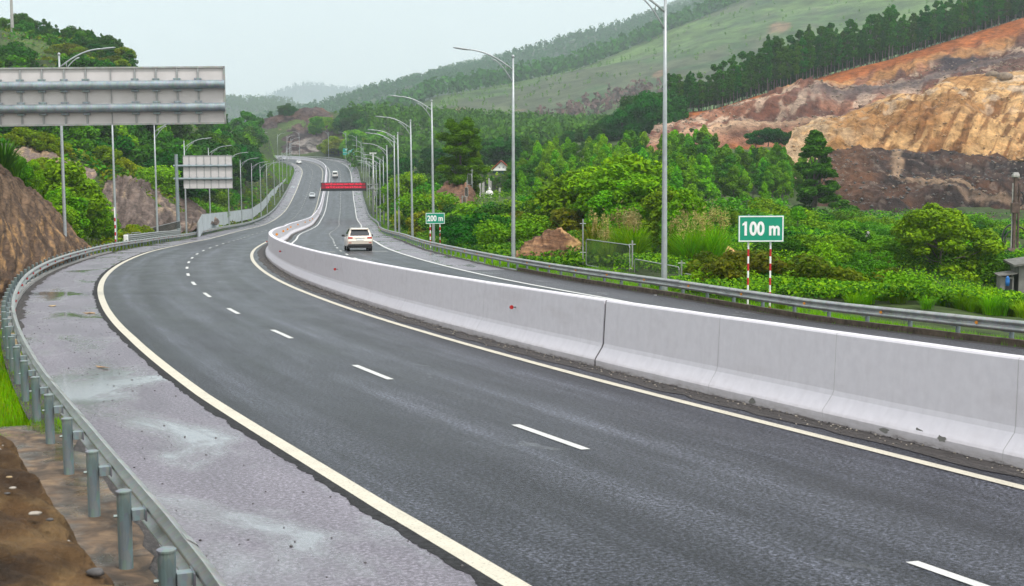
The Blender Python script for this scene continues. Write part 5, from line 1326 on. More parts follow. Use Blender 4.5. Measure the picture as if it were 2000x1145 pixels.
# ------------------------------------------------------------------ house, posts and statue beyond the lone pine
YH = 300.0; s_ = YH / F_PX
c = at(979, 331, YH); root = empty("house", (c.x, c.y, c.z - 3.4)); tag(root, "small white gabled house with a red roof among the trees", "house")
hw, dp, ez_ = 2.0, 7.0, 3.3
m = MB(); m.box((0, dp / 2, 1.6), (2 * hw - .3, dp, 3.2)); m.build("wall", MT['roof_teal'], root)
m = MB(); m.add([(-hw + .1, 0, ez_), (hw - .1, 0, ez_), (0, 0, ez_ + 1.75), (-hw + .1, dp, ez_), (hw - .1, dp, ez_), (0, dp, ez_ + 1.75)], [(0, 1, 2), (5, 4, 3), (0, 3, 4, 1), (1, 4, 5, 2), (2, 5, 3, 0)]); m.build("gable", MT['wall_white'], root)
m = MB()
for sg in (-1, 1):
    a = Vector((sg * (hw + .25), -.5, ez_ + .0)); b_ = Vector((0, -.5, ez_ + 2.0))
    m.loft([[a, b_, b_ + Vector((0, 0, .16)), a + Vector((0, 0, .16))], [q + Vector((0, dp + 1, 0)) for q in (a, b_, b_ + Vector((0, 0, .16)), a + Vector((0, 0, .16)))]])
m.build("roof", MT['roof_red'], root)
m = MB(); m.box((0, -.2, ez_ - .1), (2 * hw + .5, .6, .18)); m.build("fascia", MT['wall_white'], root)
for x in (-.4, .5):
    m = MB(); m.box((x, -.01, ez_ + .55), (.35, .06, .4)); m.build("vent", MT['rib'], root)
for px, y0, y1, Y, w in ((937.5, 352, 382, 182, .26), (943.7, 350, 386, 180, .34), (955, 348.5, 392, 186, .22), (958.3, 353.5, 390, 184, .26), (976, 367, 392, 182, .26)):
    m = MB(); a = at(px, y0, Y); b_ = at(px, y1, Y); hgt = a.z - b_.z
    m.loft([[Vector((a.x + q[0] * w * k, a.y + q[1] * w * k, b_.z - 1 + z)) for q in ((-.5, -.5), (.5, -.5), (.5, .5), (-.5, .5))] for k, z in ((1, 0), (.92, hgt + .97), (.7, hgt + 1.0))])
    tag(m.build("concrete_post", MT['concrete']), "bare grey concrete post standing near the white statue", "post", "bare concrete posts around the white statue")
c = at(956, 394, 178); root = empty("statue", c); tag(root, "white robed statue standing among grey concrete posts", "statue")
rings = []
for z, rx, ry, ox in ((-.3, .45, .4, 0), (0.0, .45, .4, 0), (.02, .38, .33, 0), (.5, .30, .26, .02), (.95, .27, .22, .03), (1.25, .36, .24, .0), (1.42, .33, .22, .0), (1.52, .12, .11, .02)):
    rings.append([Vector((math.cos(k / 14 * 6.283) * rx * (1 + .10 * math.sin(k * 3.1)) + ox, math.sin(k / 14 * 6.283) * ry, z)) for k in range(14)])
m = MB(); m.loft(rings); m.build("robe", MT['wall_white'], root, smooth=True)
m = MB(); m.loft([[Vector((math.cos(k / 12 * 6.283) * q + .03, math.sin(k / 12 * 6.283) * q, z)) for k in range(12)] for z, q in ((1.50, .07), (1.58, .12), (1.68, .14), (1.80, .12), (1.88, .05), (1.95, .03))]); m.build("head", MT['wall_white'], root, smooth=True)
for sg in (-1, 1):
    m = MB(); m.tube([(sg * .30, 0, 1.38), (sg * .42, -.10, 1.08), (sg * .22, -.30, .92), (sg * .05, -.32, 1.0)], [.10, .11, .12, .05], 8); m.build("sleeve", MT['wall_white'], root, smooth=True)

# slab with cut timber, stub pole and its wire
c = at(1626, 488, 103); root = empty("concrete_slab", c, math.radians(-6)); tag(root, "tilted grey concrete slab lying above a heap of cut timber", "slab")
m = MB(); m.loft([[Vector((x, y, z)) for y, z in ((-.3, -.32 - x * .0), (1.2, -.2), (1.2, .45), (-.3, .35))] for x in (-1.35, 1.3)]); m.build("slab", MT['plaster'], root, bevel=.03); root.rotation_euler = (0, math.radians(-9), math.radians(-8))
lm = None
for i in range(16):
    p = at(1595 + (i % 8) * 7 + random.uniform(-3, 3), 497 + (i // 8) * 5 + random.uniform(-1.5, 1.5), 101.8 - (i // 8) * .3)
    if lm is None: m = MB(); m.tube([(0, -.6, 0), (0, 0, .02), (0, .6, 0)], [.10, .11, .10], 9); lm = m.build("log", MT['timber']); o = lm
    else: o = lm.copy(); COL.objects.link(o)
    o.location = p; o.rotation_euler = (random.uniform(-.3, .3), 0, random.uniform(-1.2, 1.2)); tag(o, "short cut log in the heap under the concrete slab", "log", "cut logs heaped below the slab")
a, b_ = at(1691, 453, 95), at(1693, 530, 95)
m = MB(); m.loft([[Vector((b_.x + q[0] * k, b_.y + q[1] * k, z)) for q in ((-.5, -.5), (.5, -.5), (.5, .5), (-.5, .5))] for k, z in ((.26, b_.z - 1), (.22, a.z), (.1, a.z + .03))]); tag(m.build("utility_pole", MT['concrete']), "square grey concrete pole standing in the green creepers", "pole")
m = MB(); q0 = at(1692, 457, 95); q1_ = at(1600, 482, 103); m.tube([q0 + (q1_ - q0) * t - Vector((0, 0, 1.6 * t * (1 - t))) for t in np.linspace(0, 1, 9)], .02, 5); tag(m.build("cable", MT['black']), "thin black cable sagging from the concrete pole to the slab", "cable")
m = MB(); pts = [at(1545, 500, 88), at(1556, 490, 88.2), at(1563, 487, 88.4)]; m.tube(pts, .05, 6); m.tube([pts[0] + Vector((.1, 0, .0)), at(1563, 499, 88.3)], .05, 6); m.tube([pts[1], at(1566, 499, 88.6)], .04, 6); tag(m.build("bent_pipe", MT['white']), "small bent white pipe frame lying in the plants", "pipe")

# drilling mast and hut on the valley side
c = at(1982, 497, 100); root = empty("drill_rig", c); tag(root, "tall rusty drilling mast with looping black hoses", "drill rig"); Hm = 152 * 100 / F_PX
m = MB(); m.box((-.12, 0, Hm / 2), (.20, .26, Hm)); m.box((.18, 0, Hm / 2 - .3), (.12, .2, Hm - .6)); 
for z in np.arange(.4, Hm - .6, .45): m.box((.05, -.02, z), (.3, .16, .05), Matrix.Rotation(.5, 3, 'Y'))
m.build("mast", MT['rust'], root, bevel=.015)
m = MB(); m.tube([(-.30, 0, .2), (-.30, 0, Hm - .5)], .05, 8); m.build("drill_pipe", MT['concrete'], root)
m = MB(); m.box((-.12, 0, Hm + .05), (.5, .4, .22)); m.tube([(-.3, 0, Hm + .15), (.1, 0, Hm + .15)], .16, 10); m.build("crown_block", MT['concrete'], root, bevel=.05)
m = MB(); m.box((-.18, -.15, Hm * .60), (.5, .4, .75)); m.tube([(-.18, -.15, Hm * .60 - .9), (-.18, -.15, Hm * .60 + .6)], .14, 10); m.build("drive_head", MT['rust'], root, bevel=.03)
m = MB(); m.box((0, 0, .12), (1.3, .9, .35)); m.tube([(-.6, -.2, .25), (.2, -.2, .35)], .2, 10); m.build("base", MT['rust'], root, bevel=.04)
for sg, k in ((-1, 1.0), (1, .9), (-1, .75)):
    m = MB(); m.tube([Vector((sg * (.2 + .75 * k * math.sin(t)), .05 * k, .35 + .95 * k - .95 * k * math.cos(t))) for t in np.linspace(0.1, 3.0, 14)], .06, 8); m.build("hose", MT['black'], root, smooth=True)
m = MB(); m.tube([Vector((.24 + .3 * math.sin(t), 0, Hm * .62 + 1.1 * (1 - math.cos(t)) * .5)) for t in np.linspace(0, 3.1, 10)], .05, 8); m.build("hose", MT['black'], root, smooth=True)
c = at(1986, 572, 78); root = empty("hut", c, math.radians(-12)); tag(root, "low grey rendered hut with a lean-to at the picture's edge", "hut")
m = MB(); m.box((1.9, 1.8, .55), (3.6, 3.4, 2.3)); m.build("wall", MT['plaster'], root)
m = MB(); m.loft([[Vector((x, y, z)) for x, z in ((-.25, 1.55), (4, 2.2), (4, 2.32), (-.25, 1.67))] for y in (-.3, 3.9)]); m.build("roof", MT['old_roof'], root)
m = MB(); m.box((-.55, .9, .25), (.75, 1.6, 1.35)); m.build("lean_to", MT['plaster'], root)
m = MB(); m.loft([[Vector((x, y, z)) for x, z in ((-1.05, .95), (-.02, 1.12), (-.02, 1.18), (-1.05, 1.01))] for y in (-.15, 1.9)]); m.build("lean_to_roof", MT['old_roof'], root)
m = MB(); m.box((-.45, .09, .3), (.36, .06, 1.0)); m.build("doorway", MT['black'], root)
c = at(1968.5, 549, 77.3); m = MB(); m.loft([[Vector((c.x + x * k, c.y + .05 * k, c.z + z)) for x in (-.11, -.02, .05, .12)] + [Vector((c.x + .1 * k, c.y + .12, c.z + z)), Vector((c.x - .1 * k, c.y + .12, c.z + z))] for z, k in ((-.30, .8), (-.05, 1.1), (.15, .9), (.28, .3))]); tag(m.build("tarpaulin", MT['blue'], smooth=True), "bright blue cloth hanging at the hut doorway", "cloth")
# double pipe railing of the side road
root = empty("pipe_railing", at(1880, 590, 71)); tag(root, "weathered white double railing along the side road below", "railing"); inv = -root.location
for (x0, y0, x1, y1, lo) in ((1765, 570, 2080, 587, 0), (1800, 580, 2080, 595, 0)):
    m = MB(); a, b_ = at(x0, y0, 72), at(x1, y1, 70); m.tube([a + inv, (a + b_) / 2 + inv, b_ + inv], .06, 8); m.build("rail", MT['wall_white'], root)
for t in np.linspace(.02, .98, 8):
    a = at(1765, 570, 72) * (1 - t) + at(2080, 587, 70) * t + inv; m = MB(); m.tube([a - Vector((0, 0, 1.0)), a + Vector((0, 0, .04))], .06, 6); m.build("post", MT['concrete'], root)
# scraps of litter on the shoulder and verge
def litter(s, o, w, l, rz, mat, label):
    p = rpv(s, o, .012); m = MB(); q = random.Random(int(s * 10)); n = 7
    V = [Vector((math.cos(k / n * 6.283) * w * q.uniform(.6, 1.2), math.sin(k / n * 6.283) * l * q.uniform(.6, 1.2), q.uniform(0, .03))) for k in range(n)]
    m.loft([V, [a + Vector((0, 0, .008)) for a in V]]); ob = m.build("litter", mat); ob.location = p; ob.rotation_euler = (0, 0, rz); tag(ob, label, "litter")
litter(36.5, -10.4, .12, .22, .4, MT['kerb_l'], "tan scrap of cardboard on the shoulder inside the bend guardrail")
litter(33.0, -9.35, .08, .2, 1.4, MT['timber'], "dark scrap of bark on the shoulder close to the cream edge line")
litter(19.2, -10.0, .05, .25, .9, MT['timber'], "dry brown twig on the shoulder beside the guardrail")
litter(29.5, 11.9, .09, .14, .4, MT['white'], "crumpled white litter in the grass under the outbound guardrail")
litter(36.0, 11.0, .06, .09, .4, MT['white'], "small white litter on the dark kerb before the 100 m sign")

# ------------------------------------------------------------------ vegetation
def leaves(centres, normals, size, aspect=0.55, rng=RNG, tilt=0.75):
    """bent four-corner leaves; returns V (n*4,3) and F (n,4)"""
    n = len(centres)
    nr = normals + rng.normal(0, tilt, (n, 3)); nr /= np.linalg.norm(nr, axis=1)[:, None] + 1e-9
    a = np.cross(nr, rng.normal(0, 1, (n, 3))); a /= np.linalg.norm(a, axis=1)[:, None] + 1e-9
    b = np.cross(nr, a)
    s = (size * rng.uniform(.6, 1.35, n))[:, None]
    w = s * aspect
    c = centres
    V = np.stack([c - a * s, c - b * w + nr * s * .15, c + a * s, c + b * w + nr * s * .15], 1)
    return V.reshape(-1, 3), np.arange(n * 4).reshape(n, 4)

def crown_points(lobes, n, rng, shell=.62, squash=.85):
    """points through lobes (centre, radius), dense near each lobe's outside"""
    lob = np.array([(*c, r) for c, r in lobes]); wts = lob[:, 3] ** 2; wts /= wts.sum()
    k = rng.choice(len(lob), n, p=wts)
    d = rng.normal(0, 1, (n, 3)); d /= np.linalg.norm(d, axis=1)[:, None]
    r = lob[k, 3] * (shell + (1.08 - shell) * rng.random(n) ** .7)
    P = lob[k, :3] + d * r[:, None] * np.array([1, 1, squash])
    return P, d + np.array([0, 0, .35])

def limbs(mb, base, top, lobes, r0, rng, n=7):
    base = Vector(base); top = Vector(top); pts = []
    for t in np.linspace(0, 1, 7): pts.append(base.lerp(top, t) + Vector((rng.normal(0, .10), rng.normal(0, .10), 0)) * (0 if t == 0 else 1) * r0 * 4)
    mb.tube(pts, [r0 * 1.35, r0 * 1.05] + [r0 * (1 - .16 * k) for k in range(1, 6)], 7)
    for c, r in lobes[:n]:
        c = Vector(c); t = min(.85, max(.25, (c.z - base.z) / max(.1, (top.z - base.z)) - .25)); q = base.lerp(top, t)
        mid = q.lerp(c, .55) + Vector((0, 0, -.08 * (c - q).length)); mb.tube([q, mid, c], [r0 * .45, r0 * .3, r0 * .12], 5)

def make_tree(name, h, lobes, nleaf, lsize, leafmat, barkmat, r0, top_t=.8, shell=.62, squash=.85, aspect=.55, seed=1, nl=7, tilt=.75, lean=(0, 0)):
    rng = np.random.default_rng(seed)
    root = bpy.data.objects.new(name, None); root.empty_display_size = .2
    m = MB(); limbs(m, (0, 0, -.6), (lean[0], lean[1], h * top_t), lobes, r0, rng, nl)
    t = m.build("trunk", barkmat, None, link=False); t.parent = root
    P, nrm = crown_points(lobes, nleaf, rng, shell, squash)
    V, F = leaves(P, nrm, lsize, aspect, rng, tilt)
    c = np_mesh("crown", V, F, leafmat, link=False); c.parent = root
    root['h'] = float(max(V[:, 2])); 
    return root

def broad_lobes(h, rx, z0, n, rng, top=1.0, rl=.34):
    out = []
    for i in range(n):
        for _ in range(30):
            d = rng.normal(0, 1, 3); d /= np.linalg.norm(d); q = d * rng.random() ** .4
            x, y, z = q[0] * rx, q[1] * rx, z0 + (h - z0) * (.5 + .5 * q[2])
            break
        f = 1 - .45 * abs((z - z0) / (h - z0) - .4)
        out.append(((x * f, y * f, z - rl * rx * .5), rx * rl * rng.uniform(.7, 1.25)))
    return sorted(out, key=lambda q: -q[1])

def protos(kind, seeds, fn): return [fn(s) for s in seeds]
PROTO = {}
def rg(s): return np.random.default_rng(s)
PROTO['acacia'] = [make_tree("acacia_tree", 9.5, broad_lobes(9.5, 2.6, 2.6, 20, rg(s), rl=.36) + [((0.2, 0, 8.6), .9), ((-.3, .2, 9.1), .6)], 5200, .24, MT['leaf_mid'], MT['bark'], .13, seed=s) for s in (1, 2, 3, 4)]
PROTO['bright'] = [make_tree("broadleaf_tree", 8, broad_lobes(8, 2.9, 1.2, 24, rg(s), rl=.36) + [((0, 0, 7.2), 1.0)], 6400, .21, MT['leaf_bright'], MT['bark'], .14, seed=s) for s in (11, 12, 13, 14)]
def young_lobes(h, rng):
    out = []
    for i in range(26):
        t = rng.random() ** .85; z = h * (.16 + .76 * t); f = (1 - t) ** .55 + .12; a = rng.uniform(0, 6.28); r = 2.0 * f * rng.uniform(.25, 1.0)
        out.append(((math.cos(a) * r, math.sin(a) * r, z), rng.uniform(.55, .95) * (.55 + .6 * (1 - t))))
    return out + [((0, 0, h * .9), .6), ((.1, 0, h * .97), .35)]
PROTO['young'] = [make_tree("young_tree", 9, young_lobes(9, rg(s)), 5600, .21, MT[mt], MT['bark'], .11, seed=s, shell=.55, squash=1.1) for s, mt in ((91, 'leaf_young'), (92, 'leaf_bright'), (93, 'leaf_young'), (94, 'leaf_mid'), (95, 'leaf_young'))]
PROTO['dark'] = [make_tree("evergreen_tree", 10, broad_lobes(10, 3.4, 2.0, 26, rg(s), rl=.34), 6400, .26, MT['leaf_dark'], MT['bark'], .18, seed=s) for s in (21, 22, 23)]
def ridge_lobes(h, rng):
    out = []
    for i in range(34):
        z = h * rng.uniform(.24, .97); f = (1 - ((z / h - .60) / .50) ** 2); a = rng.uniform(0, 6.28); r = rng.uniform(.2, 1.5) * max(.25, f)
        out.append(((math.cos(a) * r, math.sin(a) * r, z), rng.uniform(.45, .95) * (.55 + .5 * max(0, f))))
    out += [((0, 0, h * .95), .5), ((.1, 0, h * .99), .28)]; return out
PROTO['ridge'] = [make_tree("plantation_tree", 17, ridge_lobes(17, rg(s)), 4200, .30, MT['leaf_ridge'], MT['bark_pale'], .13, .93, seed=s, nl=9) for s in (31, 32, 33, 34, 35)]
PROTO['bush'] = [make_tree("bush", 2.4, broad_lobes(2.4, 1.6, .1, 18, rg(s), rl=.36), 4600, .085, MT[mt], MT['bark'], .04, .6, seed=s) for s, mt in ((41, 'leaf_mid'), (42, 'leaf_bright'), (43, 'leaf_dark'), (44, 'leaf_bright'))]
PROTO['yellow'] = [make_tree("bush", 2.6, broad_lobes(2.6, 1.5, .1, 14, rg(s), rl=.38), 2200, .15, MT['leaf_yellow'], MT['bark'], .04, .6, seed=s) for s in (51, 52)]
PROTO['olive'] = [make_tree("shrub", 3.2, broad_lobes(3.2, 1.7, .1, 14, rg(s), rl=.36), 2200, .17, MT['leaf_olive'], MT['bark'], .05, .6, seed=s) for s in (61, 62)]
# cane clumps: arching blades
def cane(seed, h, n, w, mat, plumes=0, spread=.5, base=.35):
    rng = rg(seed); V, F = [], []
    for i in range(n):
        a = rng.uniform(0, 6.28); b0 = rng.uniform(0, base); x0, y0 = math.cos(a) * b0, math.sin(a) * b0
        a += rng.normal(0, .5); hh = h * rng.uniform(.5, 1.0); sp_ = spread * h * rng.uniform(.3, 1.0); ww = w * rng.uniform(.7, 1.3)
        dx, dy = math.cos(a), math.sin(a); k0 = len(V)
        for t in (0, .35, .7, 1.0):
            r = sp_ * t ** 1.8; z = hh * (t - .32 * t ** 3 * (sp_ / h) * 1.6); q = ww * (1 - t * .85) * (.6 + t * .8 if t < .5 else 1)
            V += [(x0 + dx * r - dy * q, y0 + dy * r + dx * q, z), (x0 + dx * r + dy * q, y0 + dy * r - dx * q, z)]
        F += [(k0 + 2 * j, k0 + 2 * j + 1, k0 + 2 * j + 3, k0 + 2 * j + 2) for j in range(3)]
    return np.array(V), np.array(F)
def make_cane(name, seed, h, n, w, mat, plumes=0):
    root = bpy.data.objects.new(name, None)
    V, F = cane(seed, h, n, w, mat); mi = np.zeros(len(F), int)
    if plumes:
        rng = rg(seed + 9); P = []
        for i in range(plumes):
            a = rng.uniform(0, 6.28); r = rng.uniform(.1, .5) * h * .5; c = np.array([math.cos(a) * r, math.sin(a) * r, h * rng.uniform(.8, 1.05)])
            P.append(c + rng.normal(0, 1, (34, 3)) * np.array([.07, .07, .22]))
        P = np.concatenate(P); V2, F2 = leaves(P, np.tile([0, 0, 1.0], (len(P), 1)), .09, .3, rng, 1.2)
        F = np.concatenate([F, F2 + len(V)]); V = np.concatenate([V, V2]); mi = np.concatenate([mi, np.ones(len(F2), int)])
    o = np_mesh("blades", V, F, [mat, MT['plume']], midx=mi, link=False); o.parent = root
    root['h'] = h; return root
PROTO['cane'] = [make_cane("cane_clump", 71, 2.6, 230, .055, MT['leaf_olive'], 4), make_cane("cane_clump", 72, 2.8, 230, .055, MT['grass'], 5), make_cane("cane_clump", 73, 2.4, 210, .05, MT['grass'], 4)]
PROTO['tallgrass'] = [make_cane("tall_grass", 75, 1.5, 150, .022, MT['grass']), make_cane("tall_grass", 76, 1.3, 140, .02, MT['grass'])]
PROTO['palm'] = [make_cane("palm_shrub", 78, 3.6, 240, .10, MT['leaf_bright']), make_cane("palm_shrub", 79, 3.2, 220, .09, MT['leaf_mid'])]
# the lone pine, the tall dark tree, the spreading tree by the valley
def pine_lobes(rng):
    out = []
    for i in range(46):
        t = rng.random(); z = 3.2 + 9.6 * t; f = (.75 + .55 * math.sin(min(1, t * 1.25) * math.pi * .75)) * (1 - .55 * max(0, t - .72) / .28)
        a = rng.uniform(0, 6.28); r = 2.15 * f * rng.uniform(.25, 1.0); out.append(((math.cos(a) * r, math.sin(a) * r, z), rng.uniform(.55, .95)))
    return out + [((-.9, 0, 12.9), .7), ((.7, .1, 13.1), .75), ((-.2, 0, 12.2), .9), ((.75, 0, 13.8), .4), ((-1.0, 0, 13.6), .35)]
PROTO['pine'] = [make_tree("pine_tree", 13.6, pine_lobes(rg(81)), 26000, .19, MT['leaf_pine'], MT['bark'], .17, .85, aspect=.28, seed=81, nl=18, shell=.5)]
def tower_lobes(rng):
    out = []
    for i in range(75):
        t = rng.random(); z = .8 + 13.6 * t; f = (1 - t) ** .5 * (1.0 + .16 * math.sin(t * 11 + 1)); a = rng.uniform(0, 6.28); r = 3.4 * f * rng.uniform(.2, 1.0)
        out.append(((math.cos(a) * r, math.sin(a) * r, z), rng.uniform(.5, .95) * (.62 + .5 * (1 - t))))
    return out + [((0, 0, 14.6), .7), ((.2, 0, 15.1), .45), ((0, 0, 13.6), 1.0), ((-.6, 0, 13.0), .8), ((.7, 0, 12.2), .9)]
PROTO['tower'] = [make_tree("tall_tree", 15.5, tower_lobes(rg(83)), 20000, .22, MT['leaf_mid'], MT['bark'], .2, .93, seed=83, nl=12, shell=.5)]
def spread_lobes(rng):
    out = []
    for i in range(44):
        a = rng.uniform(0, 6.28); t = rng.random(); r = 3.1 * math.sqrt(rng.random()) * (1.0 - .55 * max(0, t - .5) * 1.6); z = .7 + 4.6 * t
        out.append(((math.cos(a) * r, math.sin(a) * r * .8, z), rng.uniform(.42, .85)))
    return out + [((-.7, 0, 5.5), .6), ((.9, 0, 5.3), .6), ((-.9, .1, 5.9), .4)]
PROTO['spread'] = [make_tree("spreading_tree", 6, spread_lobes(rg(85)), 17000, .115, MT['leaf_bright'], MT['bark'], .12, .6, seed=85, nl=22, shell=.45, squash=.7)]
PROTO['small'] = [make_tree("small_tree", 3.6, [((-.5, 0, 2.7), .6), ((.5, .1, 2.9), .65), ((0, 0, 3.2), .6), ((.9, 0, 2.5), .45), ((-.9, 0, 2.4), .4), ((.1, -.3, 2.5), .5)], 3400, .10, MT['leaf_bright'], MT['bark_pale'], .05, .7, seed=87, nl=6)]

def link_tree(root, parent=None):
    c = root.copy(); COL.objects.link(c)
    for ch in root.children:
        q = ch.copy(); COL.objects.link(q); q.parent = c
    if 'h' in c: del c['h']
    return c
NVEG = 0
def plant(kind, px, Y, label, cat, group=None, top=None, h=None, wscale=1.0, variant=None, base=None, sink=0.0, clear=True):
    """stands a plant on the terrain at picture column px and distance Y; top = picture row its tip reaches"""
    global NVEG
    pr = PROTO[kind]; p = pr[variant % len(pr)] if variant is not None else random.choice(pr)
    q = at(px, 300, Y); x = q.x
    if base is None and clear:
        hh = h if h is not None else max(.6, at(px, top, Y).z - tz(x, Y))
        rr = {'bush': .75, 'yellow': .65, 'olive': .6, 'cane': .5, 'tallgrass': .3, 'ridge': .10}.get(kind, .36) * hh * wscale + 11.6 + (2.5 if px < 640 else .6)
        for _k in range(60):
            o_, s_, z_ = nearest_road(np.array([[x, Y]])); o_ = float(o_[0])
            if abs(o_) >= rr: break
            x += .5 if (o_ > 0 or px > 700) else -.5
    gz = tz(x, Y) if base is None else at(px, base, Y).z
    gz -= sink
    if h is None: h = max(.6, at(px, top, Y).z - gz)
    s = h / p['h']; o = link_tree(p); NVEG += 1
    o.location = (x, Y, gz); w = s * wscale * random.uniform(.92, 1.1)
    o.scale = (w, w, s); o.rotation_euler = (0, 0, random.uniform(0, 6.28))
    tag(o, label, cat, group, 'thing'); return o
def zrow(row, px): return float(np.interp(px, [q[0] for q in row], [q[1] for q in row])), float(np.interp(px, [q[0] for q in row], [q[2] for q in row]))

# --- trees along the ridge above the quarry
TOPS = [(1290, 150), (1312, 145), (1345, 140), (1400, 128), (1440, 105), (1490, 92), (1500, 70), (1530, 82), (1560, 60), (1620, 40), (1680, 35), (1735, 12), (1750, 24), (1800, 8), (1850, -2), (1900, -18), (1950, -35), (2000, -52), (2080, -80)]
BASE = [(1285, 229, 404), (1400, 211, 417), (1450, 196, 424), (1500, 181, 430), (1600, 152, 442), (1750, 111, 454), (1850, 81, 464), (2000, 34, 477), (2080, 5, 486)]
for i in range(165):
    px = 1300 + (i + random.uniform(-.45, .45)) * 770 / 165; row = i % 3
    by, bY = zrow(BASE, px); Y = bY + (1.5, 9, 18)[row] + random.uniform(-1, 3)
    ty = float(np.interp(px, [q[0] for q in TOPS], [q[1] for q in TOPS])) + random.uniform(-8, 34)
    plant('ridge', px, Y, "slender bare-stemmed tree in the dense plantation row on the ridge above the quarry", "tree", "plantation trees on the quarry ridge", top=ty, base=by + random.uniform(-1, 2), wscale=1.15)
for i in range(110):
    px = 1296 + i * 775 / 110 + random.uniform(-5, 5); by, bY = zrow(BASE, px)
    plant('dark', px, bY + random.uniform(14, 30), "dark undergrowth bush between the stems of the ridge plantation", "bush", "undergrowth bushes in the ridge plantation", h=random.uniform(6, 10), base=by + 2, wscale=1.1)
for px, Y, ty, by in ((1738, 456, 8, 116), (1497, 431, 66, 183)):
    plant('ridge', px, Y, "tallest pointed tree in the ridge plantation, %s" % ("above the dark quarry patch" if px > 1600 else "beside the lowest dip of the row"), "tree", "plantation trees on the quarry ridge", top=ty, base=by, wscale=.95)
for i in range(20):
    px = 1185 + i * 6.5 + random.uniform(-3, 3); Y = 398 + random.uniform(-12, 14)
    plant('dark', px, Y, "dark rounded tree at the low end of the ridge plantation", "tree", "rounded trees at the ridge end", top=float(np.interp(px, [1180, 1230, 1260, 1300], [225, 190, 172, 165])) + random.uniform(0, 26), base=290)
# --- bright acacia wood in front of the quarry
AT = [(1010, 300), (1040, 290), (1080, 272), (1130, 290), (1180, 262), (1250, 268), (1300, 262), (1385, 262), (1440, 290), (1500, 295), (1550, 305), (1600, 310), (1640, 350)]
for i in range(170):
    px = random.uniform(1015, 1612); d = i / 170
    Y = 305 - 115 * d + random.uniform(-6, 6); Y = min(Y, 300 if px < 1500 else 262)
    ty = float(np.interp(px, [q[0] for q in AT], [q[1] for q in AT])) - 16 + 70 * d ** 1.3 + random.uniform(-6, 14)
    plant('young' if random.random() < .8 else 'acacia', px, Y, "bright green young tree in the dense wood below the quarry", "tree", "young trees in the wood below the quarry", top=ty, wscale=1.05)
for i in range(26):
    px = random.uniform(1488, 1605); Y = random.uniform(250, 300)
    plant('young', px, Y, "young tree at the wood's edge under the orange quarry bank", "tree", "trees under the orange quarry bank", top=random.uniform(300, 330), wscale=1.2)
for px, ty, Y in ((1140, 325, 175), (1215, 315, 150), (1245, 335, 150), (1120, 365, 150), (1185, 345, 160)):
    plant('bright', px, Y, "bright yellow-green tree at the front of the wood behind the cane thicket", "tree", "front trees of the wood", top=ty, wscale=1.2)
# --- hillside wood behind and right of the lone pine
for i in range(46):
    px = random.uniform(735, 1010); Y = random.uniform(330, 560)
    plant(random.choice(['acacia', 'dark', 'dark']), px, Y, "dark green tree in the hollow behind the lone pine", "tree", "trees in the hollow behind the lone pine", top=random.uniform(268, 300) + (560 - Y) * .10, wscale=1.25)
for i in range(60):
    px = random.uniform(940, 1200); Y = random.uniform(360, 470)
    plant(random.choice(['dark', 'ridge', 'dark', 'acacia']), px, Y, "dark green tree in the belt between the far hill and the young wood", "tree", "trees in the belt under the far hill", top=float(np.interp(px, [940, 1010, 1100, 1200], [268, 272, 262, 235])) + random.uniform(-6, 26), wscale=1.35)
for i in range(36):
    px = random.uniform(735, 855); Y = random.uniform(185, 330)
    lo_ = float(np.interp(px, [735, 855], [312, 335])); plant(random.choice(['bright', 'acacia', 'bush', 'acacia']), px + (330 - Y) * .12, Y, "leafy tree on the bank behind the outbound lamp row", "tree", "trees on the bank behind the lamp row", top=lo_ + random.uniform(0, 66), wscale=1.15)
for px, Y, ty in ((1040, 210, 345), (1085, 205, 325), (1010, 205, 330), (1030, 232, 318), (1100, 190, 350)):
    plant('acacia', px, Y, "dark leafy tree between the white house and the lamp post", "tree", "trees beside the white house", top=ty, wscale=1.25, variant=1)
for px, Y, ty in ((999, 288, 314), (1012, 284, 320), (960, 286, 343), (975, 284, 345), (993, 282, 326), (948, 288, 338), (985, 280, 346), (968, 282, 346)):
    plant('acacia', px, Y, "green tree half hiding the small white house", "tree", "trees half hiding the house", top=ty, wscale=1.1)
o = plant('pine', 899, 160, "lone dense pine with a forked top on the red bank", "tree", top=227, base=404, wscale=1.6); o.rotation_euler.z = 0.0
plant('pine', 925, 163, "slim lower pine leaning against the lone pine", "tree", top=265, base=404, wscale=.55)
plant('tower', 1592, 186, "tall dark creeper-hung tree rising above the quarry bank", "tree", top=252, base=425, wscale=1.6)
o = plant('spread', 1842, 84, "wide spreading tree with airy bright foliage in front of the dark spoil bank", "tree", top=393, base=568, wscale=1.25)
plant('spread', 1795, 88, "lower leafy tree against the spreading tree, on the valley road side", "tree", top=455, wscale=.9)
plant('small', 1560, 112, "small round-headed tree with thin pale stems behind the 100 m sign", "tree", top=402, base=462, wscale=1.25)
plant('small', 1437, 105, "small thin tree just behind the left edge of the 100 m sign", "tree", top=412, base=470, wscale=.9)
